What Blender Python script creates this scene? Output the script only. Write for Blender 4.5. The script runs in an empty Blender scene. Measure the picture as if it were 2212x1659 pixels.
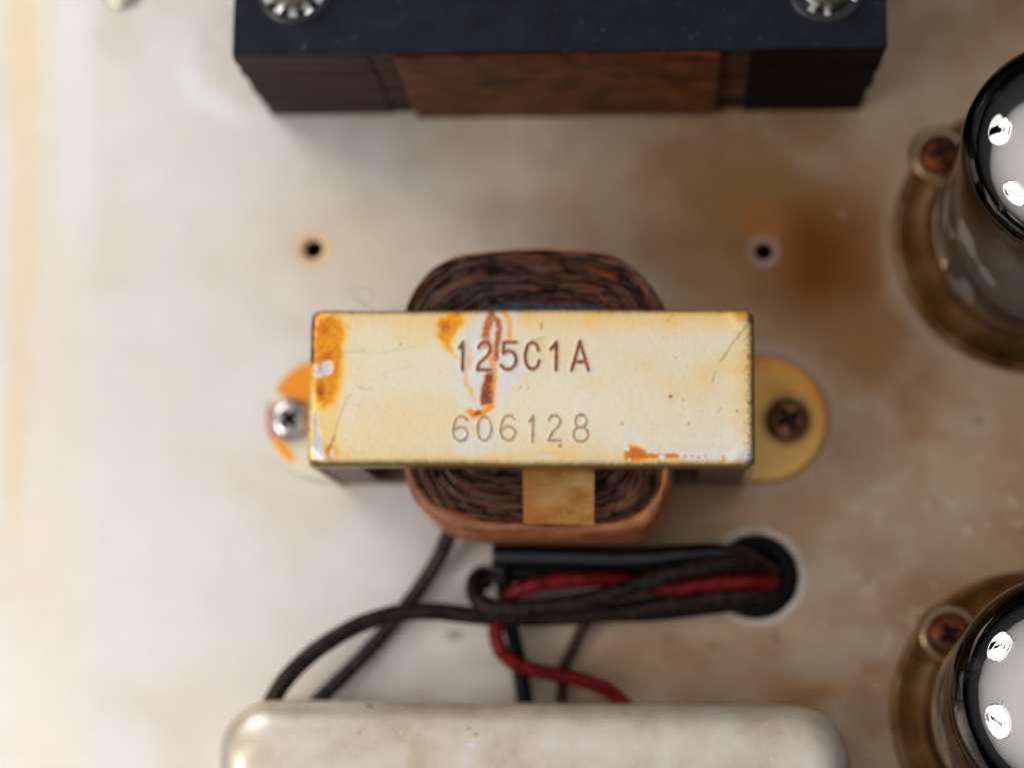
import bpy, bmesh, math, random
import numpy as np
from mathutils import Vector, Matrix, geometry

random.seed(7)
rng = np.random.default_rng(11)
S = bpy.context.scene
COL = S.collection
PI = math.pi

# ------------------------------------------------------------------ camera
# 1 unit = 10 mm.  The camera looks almost straight down on the chassis; the
# point of the chassis vertically below the lens falls low and right of centre.
F = 4200.0                       # focal length in survey pixels (2212 x 1659)
CX, CY = 1106.0, 829.5
NAD = (1410.0, 1500.0)           # foot of the plumb line in survey pixels
n = Vector(((NAD[0]-CX)/F, -(NAD[1]-CY)/F, -1.0))
AX = Vector((1, 0, n.x)).normalized()
AZ = (-n).normalized()
AY = AZ.cross(AX).normalized()
CAM = Vector((1.65, -3.55, 24.0))
RW = Matrix((AX, AY, AZ))        # camera -> world rotation

def P(px, py, z=0.0):
    """world point at height z that the photograph shows at (px, py)"""
    d = RW @ Vector(((px-CX)/F, -(py-CY)/F, -1.0))
    t = (z-CAM.z)/d.z
    return CAM + d*t

def project(x, y, z):
    """numpy: world -> survey pixels, used to place wear on the chassis"""
    dx, dy, dz = x-CAM.x, y-CAM.y, z-CAM.z
    a = [AX, AY, AZ]
    R = RW.transposed()
    c = [R[i][0]*dx + R[i][1]*dy + R[i][2]*dz for i in range(3)]
    return CX - F*c[0]/c[2], CY + F*c[1]/c[2]

cd = bpy.data.cameras.new("camera")
cam = bpy.data.objects.new("camera", cd)
COL.objects.link(cam)
cam.matrix_world = Matrix.Translation(CAM) @ RW.to_4x4()
cd.sensor_fit = 'HORIZONTAL'
cd.sensor_width = 360.0
cd.lens = 360.0*F/2212.0
cd.clip_start = 0.1
cd.clip_end = 500
cd.dof.use_dof = True
cd.dof.focus_distance = (CAM-P(1148, 838, 2.40)).dot(AZ)
APERTURE = 0.72
cd.dof.aperture_fstop = cd.lens*0.001/APERTURE
S.camera = cam
S.render.engine = 'CYCLES'
S.cycles.pixel_filter_type = 'BLACKMAN_HARRIS'
S.cycles.filter_width = 1.05

# ------------------------------------------------------------------ light
S.view_settings.view_transform = 'Standard'
S.view_settings.look = 'None'
S.view_settings.exposure = 0.0
S.view_settings.gamma = 1.0
W = bpy.data.worlds.new("World")
S.world = W
W.use_nodes = True
wn, wl = W.node_tree.nodes, W.node_tree.links
wn.clear()
wo = wn.new('ShaderNodeOutputWorld'); bg = wn.new('ShaderNodeBackground')
tc = wn.new('ShaderNodeTexCoord'); sp = wn.new('ShaderNodeSeparateXYZ')
cr = wn.new('ShaderNodeValToRGB')
dt = wn.new('ShaderNodeVectorMath'); dt.operation = 'DOT_PRODUCT'
dt.inputs[1].default_value = Vector((-0.22, 0.02, 0.97)).normalized()     # the bright side of the room is on the left
wl.new(tc.outputs['Generated'], dt.inputs[0]); wl.new(dt.outputs['Value'], cr.inputs[0])
wl.new(cr.outputs[0], bg.inputs[0]); wl.new(bg.outputs[0], wo.inputs[0])
e = cr.color_ramp.elements                       # a white-ceilinged room: pale overhead, dim near the floor line
e[0].position = 0.0; e[0].color = (0.03, 0.03, 0.032, 1)
e[1].position = 0.92; e[1].color = (1.55, 1.52, 1.52, 1)
m_ = cr.color_ramp.elements.new(0.15); m_.color = (0.03, 0.03, 0.032, 1)
m_ = cr.color_ramp.elements.new(0.30); m_.color = (0.50, 0.49, 0.49, 1)
bg.inputs[1].default_value = 0.46

def area(name, loc, target, size, energy, color):
    l = bpy.data.lights.new(name, 'AREA')
    l.shape = 'DISK'; l.size = size; l.energy = energy; l.color = color
    o = bpy.data.objects.new(name, l); COL.objects.link(o)
    o.location = loc
    o.rotation_euler = (Vector(target)-Vector(loc)).to_track_quat('-Z', 'Y').to_euler()
    return o
TUBE_C = Vector((6.6, 2.0, 3.0))
L1P = Vector((-21, 19, 17)); L2P = Vector((-21, -9, 21))
area("lamp_key", L1P, (0, 0, 0), 12.0, 5000, (1.0, 0.975, 0.94))
area("lamp_fill", L2P, (0, 0, 0), 12.0, 5400, (1.0, 0.975, 0.94))

# ------------------------------------------------------------------ helpers
def lin(c):
    c = np.asarray(c, float)/255.0
    return np.where(c <= 0.04045, c/12.92, ((c+0.055)/1.055)**2.4)
def L3(r, g, b, k=1.0):
    v = lin((r, g, b))*k
    return (float(v[0]), float(v[1]), float(v[2]), 1.0)

class Noise2:
    def __init__(s, seed): s.t = np.random.default_rng(seed).random((256, 256))
    def v(s, x, y):
        xi = np.floor(x).astype(int); yi = np.floor(y).astype(int)
        fx, fy = x-xi, y-yi
        fx = fx*fx*(3-2*fx); fy = fy*fy*(3-2*fy)
        t = s.t
        a = t[xi % 256, yi % 256]; b = t[(xi+1) % 256, yi % 256]
        c = t[xi % 256, (yi+1) % 256]; d = t[(xi+1) % 256, (yi+1) % 256]
        return (a*(1-fx)+b*fx)*(1-fy)+(c*(1-fx)+d*fx)*fy
    def f(s, x, y, o=4):
        r = 0; a = 1; k = 0
        for i in range(o):
            r = r+a*s.v(x+i*17.3, y+i*9.1); k += a; a *= 0.5; x = x*2.03; y = y*2.03
        return r/k
N1, N2, N3, N4 = Noise2(1), Noise2(2), Noise2(3), Noise2(4)

def sm(a, b, x):
    t = np.clip((x-a)/(b-a), 0, 1); return t*t*(3-2*t)
def mix(c, col, m):
    col = np.asarray(col, float).reshape((1,)*(c.ndim-1)+(3,))
    return c*(1-m[..., None])+col*m[..., None]
def d_poly(x, y, pts, closed=False):
    """distance to a polyline"""
    d = np.full(x.shape, 1e9)
    q = list(pts)+([pts[0]] if closed else [])
    for (ax, ay), (bx, by) in zip(q[:-1], q[1:]):
        vx, vy = bx-ax, by-ay
        l2 = vx*vx+vy*vy+1e-9
        t = np.clip(((x-ax)*vx+(y-ay)*vy)/l2, 0, 1)
        d = np.minimum(d, np.hypot(x-ax-t*vx, y-ay-t*vy))
    return d
def sd_poly(x, y, pts):
    """signed distance to a closed polygon, negative inside"""
    d = d_poly(x, y, pts, True)
    ins = np.zeros(x.shape, bool)
    k = len(pts)
    for i in range(k):
        (ax, ay), (bx, by) = pts[i], pts[(i+1) % k]
        if ay == by: continue
        c = ((ay > y) != (by > y)) & (x < (bx-ax)*(y-ay)/(by-ay)+ax)
        ins ^= c
    return np.where(ins, -d, d)
def ell(x, y, cx, cy, rx, ry, rot=0.0):
    c, s = math.cos(rot), math.sin(rot)
    u = (x-cx)*c+(y-cy)*s; v = -(x-cx)*s+(y-cy)*c
    return np.hypot(u/rx, v/ry)

def catmull(pts, per=8, closed=False):
    pts = [Vector(p) for p in pts]
    out = []
    k = len(pts)
    rngi = range(k) if closed else range(k-1)
    for i in rngi:
        if closed:
            p0, p1, p2, p3 = pts[i-1], pts[i], pts[(i+1) % k], pts[(i+2) % k]
        else:
            p0 = pts[i-1] if i else pts[0]*2-pts[1]
            p1, p2 = pts[i], pts[i+1]
            p3 = pts[i+2] if i+2 < k else pts[-1]*2-pts[-2]
        for j in range(per):
            t = j/per
            out.append(0.5*((2*p1)+(p2-p0)*t+(2*p0-5*p1+4*p2-p3)*t*t+(3*p1-p0-3*p2+p3)*t**3))
    if not closed: out.append(pts[-1].copy())
    return out

def link(name, me, mat, parent=None, smooth=True):
    if mat: me.materials.append(mat)
    if smooth: me.polygons.foreach_set('use_smooth', [True]*len(me.polygons))
    o = bpy.data.objects.new(name, me); COL.objects.link(o)
    if parent: o.parent = parent
    return o
def from_bm(name, bm, mat, parent=None, smooth=False):
    bmesh.ops.recalc_face_normals(bm, faces=bm.faces)
    me = bpy.data.meshes.new(name); bm.to_mesh(me); bm.free()
    return link(name, me, mat, parent, smooth)
def np_mesh(name, V, Fq, mat, parent=None, colors=None, smooth=True, attrs=None):
    me = bpy.data.meshes.new(name)
    me.vertices.add(len(V)); me.vertices.foreach_set('co', np.asarray(V, np.float32).ravel())
    k = Fq.shape[1]
    me.loops.add(Fq.size); me.loops.foreach_set('vertex_index', Fq.ravel().astype(np.int32))
    me.polygons.add(len(Fq))
    me.polygons.foreach_set('loop_start', np.arange(0, Fq.size, k, dtype=np.int32))
    me.polygons.foreach_set('loop_total', np.full(len(Fq), k, dtype=np.int32))
    me.update(calc_edges=True); me.validate()
    if colors is not None:
        a = me.color_attributes.new('paint', 'FLOAT_COLOR', 'POINT')
        c = np.ones((len(V), 4), np.float32); c[:, :3] = colors.reshape(-1, 3)
        a.data.foreach_set('color', c.ravel())
    for nme, val in (attrs or {}).items():
        a = me.attributes.new(nme, 'FLOAT', 'POINT')
        a.data.foreach_set('value', np.asarray(val, np.float32).ravel())
    return link(name, me, mat, parent, smooth)
def grid_faces(nu, nv, wrap_u=False):
    """index = i*nv + j"""
    i = np.arange(nu if wrap_u else nu-1); j = np.arange(nv-1)
    I, J = np.meshgrid(i, j, indexing='ij')
    I2 = (I+1) % nu
    return np.stack([I*nv+J, I2*nv+J, I2*nv+J+1, I*nv+J+1], -1).reshape(-1, 4)

def thing(name, label, cat, loc=(0, 0, 0), group=None):
    o = bpy.data.objects.new(name, None); COL.objects.link(o)
    o.location = loc; o['label'] = label; o['category'] = cat
    o.empty_display_size = 0.2
    if group: o['group'] = group
    return o
def tag(o, label, cat, group=None):
    o['label'] = label; o['category'] = cat
    if group: o['group'] = group
    return o

def bevel_box(name, lo, hi, mat, parent=None, r=0.02, seg=2, smooth=False):
    bm = bmesh.new()
    bmesh.ops.create_cube(bm, size=1.0)
    lo, hi = Vector(lo), Vector(hi)
    for v in bm.verts:
        v.co = Vector([(lo[i]+hi[i])/2+v.co[i]*(hi[i]-lo[i]) for i in range(3)])
    if r > 0:
        bmesh.ops.bevel(bm, geom=bm.edges[:], offset=r, segments=seg, affect='EDGES', profile=0.5)
    return from_bm(name, bm, mat, parent, smooth)

def lathe(name, prof, mat, parent=None, seg=64, loc=(0, 0, 0), smooth=True, wob=0.0, seed=0):
    a = np.linspace(0, 2*PI, seg, endpoint=False)
    pr = np.array(prof, float)
    A, R = np.meshgrid(a, pr[:, 0], indexing='ij')
    _, Z = np.meshgrid(a, pr[:, 1], indexing='ij')
    if wob:
        R = R*(1+wob*(N1.f(np.cos(A)*2+seed+9, np.sin(A)*2+Z*1.5+20)-0.5))
    V = np.stack([R*np.cos(A)+loc[0], R*np.sin(A)+loc[1], Z+loc[2]], -1).reshape(-1, 3)
    o = np_mesh(name, V, grid_faces(seg, len(pr), True), mat, parent, smooth=smooth)
    return o

def sweep(name, pts, rad, mat, parent=None, seg=14, per=8, caps=True, bump=0.0, seed=0):
    path = catmull(pts, per)
    k = len(path)
    radf = rad if callable(rad) else (lambda t: rad)
    T = []
    for i in range(k):
        T.append(((path[min(i+1, k-1)]-path[max(i-1, 0)])).normalized())
    up = Vector((0, 0, 1)) if abs(T[0].z) < 0.9 else Vector((1, 0, 0))
    nrm = (up-T[0]*up.dot(T[0])).normalized()
    V = []
    for i in range(k):
        nrm = (nrm-T[i]*nrm.dot(T[i])).normalized()
        b = T[i].cross(nrm)
        r = radf(i/(k-1))
        for s in range(seg):
            a = 2*PI*s/seg
            rr = r*(1+bump*(float(N2.f(np.array(i*0.35+seed), np.array(math.cos(a)*1.3+5+math.sin(a))))-0.5))
            V.append(path[i]+(nrm*math.cos(a)+b*math.sin(a))*rr)
    F_ = [(i*seg+s, i*seg+(s+1) % seg, (i+1)*seg+(s+1) % seg, (i+1)*seg+s) for i in range(k-1) for s in range(seg)]
    if caps:
        F_.append(tuple(range(seg))[::-1]); F_.append(tuple((k-1)*seg+s for s in range(seg)))
    me = bpy.data.meshes.new(name); me.from_pydata([tuple(v) for v in V], [], F_)
    return link(name, me, mat, parent)

def prism(name, outline, z0, z1, mat, parent=None, bev=0.0, smooth=False):
    bm = bmesh.new()
    vs = [bm.verts.new((p[0], p[1], z1)) for p in outline]
    f = bm.faces.new(vs)
    r = bmesh.ops.extrude_face_region(bm, geom=[f])
    for v in r['geom']:
        if isinstance(v, bmesh.types.BMVert): v.co.z = z0
    bm.normal_update()
    if bev:
        ed = [e_ for e_ in bm.edges if abs(e_.verts[0].co.z-z1) < 1e-6 and abs(e_.verts[1].co.z-z1) < 1e-6]
        bmesh.ops.bevel(bm, geom=ed, offset=bev, segments=2, affect='EDGES', profile=0.5)
    return from_bm(name, bm, mat, parent, smooth)

# ------------------------------------------------------------------ materials
class M:
    def __init__(s, name, color=(0.5, 0.5, 0.5, 1), rough=0.5, metal=0.0, **kw):
        s.m = bpy.data.materials.new(name); s.m.use_nodes = True
        s.n = s.m.node_tree.nodes; s.l = s.m.node_tree.links
        s.b = s.n['Principled BSDF']
        s.b.inputs['Base Color'].default_value = color
        s.b.inputs['Roughness'].default_value = rough
        s.b.inputs['Metallic'].default_value = metal
        for k, v in kw.items(): s.b.inputs[k.replace('_', ' ')].default_value = v
        s.tc = s.n.new('ShaderNodeTexCoord')
    def noise(s, scale, detail=4, rough=0.55, stretch=None, dist=0.0):
        t = s.n.new('ShaderNodeTexNoise')
        t.inputs['Scale'].default_value = scale; t.inputs['Detail'].default_value = detail
        t.inputs['Roughness'].default_value = rough; t.inputs['Distortion'].default_value = dist
        src = s.tc.outputs['Object']
        if stretch:
            mp = s.n.new('ShaderNodeMapping'); mp.inputs['Scale'].default_value = stretch
            s.l.new(src, mp.inputs[0]); src = mp.outputs[0]
        s.l.new(src, t.inputs[0])
        return t.outputs[0]
    def ramp(s, src, stops):
        r = s.n.new('ShaderNodeValToRGB')
        el = r.color_ramp.elements
        el[0].position, el[0].color = stops[0]
        el[1].position, el[1].color = stops[-1]
        for p, c in stops[1:-1]:
            x = el.new(p); x.color = c
        s.l.new(src, r.inputs[0]); return r.outputs[0]
    def mixc(s, fac, a, b, mode='MIX'):
        x = s.n.new('ShaderNodeMix'); x.data_type = 'RGBA'; x.blend_type = mode
        if isinstance(fac, (int, float)): x.inputs[0].default_value = fac
        else: s.l.new(fac, x.inputs[0])
        for i, v in ((6, a), (7, b)):
            if isinstance(v, tuple): x.inputs[i].default_value = v
            else: s.l.new(v, x.inputs[i])
        return x.outputs[2]
    def col(s, src): s.l.new(src, s.b.inputs['Base Color']); return s
    def rgh(s, src, lo, hi):
        mr = s.n.new('ShaderNodeMapRange'); mr.inputs[3].default_value = lo; mr.inputs[4].default_value = hi
        s.l.new(src, mr.inputs[0]); s.l.new(mr.outputs[0], s.b.inputs['Roughness']); return s
    def bump(s, src, strength=0.3, dist=0.01):
        bu = s.n.new('ShaderNodeBump'); bu.inputs['Strength'].default_value = strength
        bu.inputs['Distance'].default_value = dist
        s.l.new(src, bu.inputs['Height']); s.l.new(bu.outputs[0], s.b.inputs['Normal']); return s
    def attr(s, name):
        a = s.n.new('ShaderNodeAttribute'); a.attribute_name = name; return a

BLK = (0, 0, 0, 1); WHT = (1, 1, 1, 1)

# chassis: tarnished plated steel
mc = M('tarnished_plated_steel', rough=0.5, metal=0.3)
mc.b.inputs['Specular IOR Level'].default_value = 0.15
a = mc.attr('paint')
f1 = mc.ramp(mc.noise(60, 3), [(0.35, (0.93, 0.93, 0.93, 1)), (0.65, (1.05, 1.05, 1.05, 1))])
mc.col(mc.mixc(1.0, a.outputs['Color'], f1, 'MULTIPLY'))
mc.rgh(mc.noise(1.3, 5), 0.42, 0.58)
mc.bump(mc.noise(25, 4), 0.15, 0.01)

# choke frame: cream gold lacquer, worn
mf = M('cream_lacquered_steel', rough=0.42, metal=0.35)
a = mf.attr('paint')
f1 = mf.ramp(mf.noise(38, 5, 0.7), [(0.3, (0.95, 0.945, 0.93, 1)), (0.6, (1.03, 1.03, 1.03, 1))])
mf.col(mf.mixc(1.0, a.outputs['Color'], f1, 'MULTIPLY'))
mf.rgh(mf.noise(9, 5), 0.28, 0.44)
mf.bump(mf.noise(20, 5, 0.55), 0.26, 0.02)

mfoot = M('stained_brass_lacquer', rough=0.42, metal=0.2)
a = mfoot.attr('paint'); mfoot.col(a.outputs['Color']); mfoot.bump(mfoot.noise(20), 0.2, 0.01)

def varnish(name, c1, c2, c3, sc=6, rough=0.45, stretch=None, bs=0.3):
    m = M(name, rough=rough)
    m.col(m.ramp(m.noise(sc, 6, 0.6, stretch), [(0.3, c1), (0.5, c2), (0.7, c3)]))
    m.bump(m.noise(sc*4, 5, 0.6, stretch), bs, 0.015)
    return m
core_m = varnish('brown_core_steel', L3(50, 32, 22), L3(92, 66, 48), L3(122, 90, 66), 5)
core_d = varnish('dark_core_steel', L3(18, 13, 12), L3(34, 24, 20), L3(52, 38, 30), 5)
kraft = varnish('varnished_kraft_paper', L3(104, 50, 20), L3(150, 82, 40), L3(176, 106, 60), 4, 0.5)
ka = kraft.attr('paint'); kraft.col(kraft.mixc(1.0, ka.outputs['Color'], kraft.ramp(kraft.noise(5, 6), [(0.35, (0.72, 0.68, 0.64, 1)), (0.65, (1.1, 1.1, 1.1, 1))]), 'MULTIPLY'))
kraft_d = varnish('dark_varnished_paper', L3(44, 25, 12), L3(88, 50, 24), L3(114, 68, 36), 3.0, 0.5, (0.8, 1, 1.1))
kraft_d.b.inputs['Specular IOR Level'].default_value = 0.12
mw = M('varnished_winding_layers', rough=0.42); a = mw.attr('paint'); mw.col(a.outputs['Color'])
mw.bump(mw.noise(45, 4), 0.3, 0.01); mw.b.inputs['Specular IOR Level'].default_value = 0.3
tape_m = M('amber_tape', rough=0.36); 
c_ = tape_m.ramp(tape_m.noise(2.2, 5, 0.6, (1, 2.5, 1)), [(0.3, L3(190, 104, 30)), (0.5, L3(222, 164, 86)), (0.68, L3(234, 196, 134))])
tape_m.col(c_); tape_m.bump(tape_m.noise(12, 4, 0.5, (1, 4, 1)), 0.3, 0.01)
blue_m = M('blue_insulation', L3(70, 104, 130), 0.45); 
blue_m.col(blue_m.ramp(blue_m.noise(7, 4), [(0.35, L3(34, 42, 52)), (0.65, L3(78, 106, 130))]))

# large transformer
plate_m = M('blue_black_enamel', rough=0.5)
sp1 = plate_m.ramp(plate_m.noise(20, 2, 0.5), [(0.71, BLK), (0.75, WHT)])
b1 = plate_m.ramp(plate_m.noise(3, 6, 0.65), [(0.3, L3(10, 12, 20)), (0.6, L3(20, 24, 35)), (0.8, L3(38, 39, 46))])
plate_m.col(plate_m.mixc(sp1, b1, L3(110, 115, 125)))
plate_m.b.inputs['Specular IOR Level'].default_value = 0.16
plate_m.rgh(plate_m.noise(8, 6), 0.35, 0.6); plate_m.bump(plate_m.noise(26, 8, 0.7), 0.45, 0.02)
lam_m = varnish('varnished_lamination_steel', L3(14, 9, 7), L3(54, 36, 26), L3(108, 78, 58), 1.5, 0.5, (0.10, 1, 8), 0.4)
lam_shade = varnish('shaded_lamination_steel', L3(4, 3, 3), L3(14, 9, 9), L3(34, 26, 26), 1.5, 0.5, (0.10, 1, 8), 0.4)  # right stack: its shading put into a darker copy of the steel
lam_shade.b.inputs['Specular IOR Level'].default_value = 0.06
lam_m.b.inputs['Specular IOR Level'].default_value = 0.1
fiber_m = M('black_fibre_washer', L3(16, 17, 22), 0.35)
zinc = M('dull_zinc', rough=0.32, metal=0.9)
zinc.col(zinc.ramp(zinc.noise(9, 5), [(0.3, L3(130, 126, 108)), (0.6, L3(196, 194, 178))]))
zinc.bump(zinc.noise(16, 4), 0.35, 0.02)
tooth_m = M('bright_tin', L3(214, 216, 214), 0.28, 0.8)

# cream cover
cov = M('aged_cream_paint', rough=0.36, metal=0.5)
c1 = cov.ramp(cov.noise(1.6, 6, 0.6), [(0.28, L3(188, 170, 146)), (0.5, L3(212, 201, 184)), (0.7, L3(222, 217, 208))])
s1 = cov.ramp(cov.noise(6, 3, 0.5), [(0.70, BLK), (0.76, WHT)])
s2 = cov.ramp(cov.noise(4.3, 4, 0.5, (1, 1.4, 1)), [(0.70, BLK), (0.75, WHT)])
c2 = cov.mixc(s1, c1, L3(224, 226, 236)); cov.col(cov.mixc(s2, c2, L3(160, 120, 84)))
cov.rgh(cov.noise(2, 4), 0.34, 0.44); cov.bump(cov.noise(3, 4), 0.06, 0.03)

def insul(name, c1, c2, rough=0.4):
    m = M(name, rough=rough); m.col(m.ramp(m.noise(7, 5), [(0.35, c1), (0.65, c2)])); m.bump(m.noise(18, 4), 0.5, 0.015); m.b.inputs['Specular IOR Level'].default_value = 0.14; return m
brown_w = insul('brown_insulation', L3(14, 10, 8), L3(48, 35, 26))
grey_w = insul('grey_brown_insulation', L3(32, 28, 26), L3(58, 48, 42))
black_w = insul('black_insulation', L3(4, 4, 6), L3(10, 11, 16), 0.4)
sleeve_m = M('glossy_black_sleeve', L3(4, 6, 12), 0.35, Coat_Weight=0.3, Coat_Roughness=0.22, Coat_Tint=L3(120, 150, 210))
maroon_w = insul('maroon_insulation', L3(40, 22, 20), L3(62, 36, 32))
red_w = insul('red_insulation', L3(74, 8, 12), L3(124, 20, 24), 0.38)
rubber = M('black_rubber', L3(8, 9, 12), 0.5); rubber.b.inputs['Specular IOR Level'].default_value = 0.12; rubber.bump(rubber.noise(15), 0.2, 0.01)
inside_m = M('dark_inside', L3(8, 8, 8), 0.9)

# tube materials
glass = M('tube_glass')                          # thin blown glass: a clear sheet with a Fresnel gloss
_o = glass.n['Material Output']
_t = glass.n.new('ShaderNodeBsdfTransparent'); _t.inputs[0].default_value = (0.93, 0.91, 0.89, 1)
_g = glass.n.new('ShaderNodeBsdfGlossy')
_f = glass.n.new('ShaderNodeFresnel'); _f.inputs[0].default_value = 1.75
_x = glass.n.new('ShaderNodeMixShader')
glass.l.new(_f.outputs[0], _x.inputs[0]); glass.l.new(_t.outputs[0], _x.inputs[1]); glass.l.new(_g.outputs[0], _x.inputs[2])
_r = glass.ramp(glass.noise(1.4, 6, 0.7, (1, 1, 0.5)), [(0.55, (0.02, 0.02, 0.02, 1)), (0.66, (0.25, 0.25, 0.25, 1))])
glass.l.new(_r, _g.inputs['Roughness'])
_d = glass.n.new('ShaderNodeBsdfDiffuse'); _d.inputs[0].default_value = (0.5, 0.46, 0.42, 1)     # smudges
_s = glass.ramp(glass.noise(1.6, 3, 0.5, (1, 1, 0.8)), [(0.56, (0.05, 0.05, 0.05, 1)), (0.62, (0.30, 0.30, 0.30, 1))])
_z = glass.n.new('ShaderNodeSeparateXYZ'); glass.l.new(glass.tc.outputs['Object'], _z.inputs[0])
_m = glass.n.new('ShaderNodeMapRange'); _m.inputs[1].default_value = 2.9; _m.inputs[2].default_value = 2.3
glass.l.new(_z.outputs['Z'], _m.inputs[0])
_q = glass.n.new('ShaderNodeMath'); _q.operation = 'MULTIPLY'; glass.l.new(_m.outputs[0], _q.inputs[1])
glass.l.new(_s, _q.inputs[0]); _s = _q.outputs[0]
_y = glass.n.new('ShaderNodeMixShader')
glass.l.new(_s, _y.inputs[0]); glass.l.new(_x.outputs[0], _y.inputs[1]); glass.l.new(_d.outputs[0], _y.inputs[2])
glass.l.new(_y.outputs[0], _o.inputs[0])
getter = M('silver_getter', L3(240, 240, 242), 0.03, 1.0)
getter.bump(getter.noise(1.6, 2), 0.12, 0.03)
anode = M('grey_anode', L3(62, 58, 56), 0.45, 0.5)
mica = M('mica', L3(150, 140, 128), 0.3, 0.0)
sock_m = M('tarnished_socket_metal', rough=0.34, metal=0.75)
sock_m.col(sock_m.ramp(sock_m.noise(1.3, 5, 0.6), [(0.35, L3(78, 46, 14)), (0.5, L3(116, 78, 34)), (0.66, L3(150, 122, 84))]))
sock_m.bump(sock_m.noise(10, 4), 0.2, 0.01)
bright_m = M('nickel_plate', L3(146, 122, 92), 0.25, 0.9)
sdark = M('dark_phenolic', rough=0.45); sdark.col(sdark.ramp(sdark.noise(3, 5), [(0.35, L3(34, 22, 12)), (0.65, L3(80, 54, 28))]))
rust_s = M('rusty_screw', rough=0.45, metal=0.6)
rust_s.col(rust_s.ramp(rust_s.noise(6, 5), [(0.35, L3(40, 16, 5)), (0.65, L3(128, 62, 18))]))
brass_s = M('dark_brass_screw', rough=0.36, metal=0.75)
brass_s.col(brass_s.ramp(brass_s.noise(6, 4), [(0.35, L3(70, 44, 26)), (0.65, L3(140, 96, 66))]))
steel_s = M('bright_steel_screw', rough=0.22, metal=0.95); steel_s.col(steel_s.ramp(steel_s.noise(5), [(0.3, L3(150, 140, 136)), (0.7, L3(232, 230, 228))]))
slot_m = M('screw_recess', L3(14, 11, 10), 0.7)

# ------------------------------------------------------------------ chassis
HOLES = []                                       # (centre, radius)
def hole(px, py, r):
    p = P(px, py, 0); HOLES.append((p.x, p.y, r)); return p
h_left = hole(677, 538, 0.128)
h_right = hole(1650, 543, 0.115)
h_gro = hole(1634, 1245, 0.515)
h_wire = hole(1046, 1252, 0.13)

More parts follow.
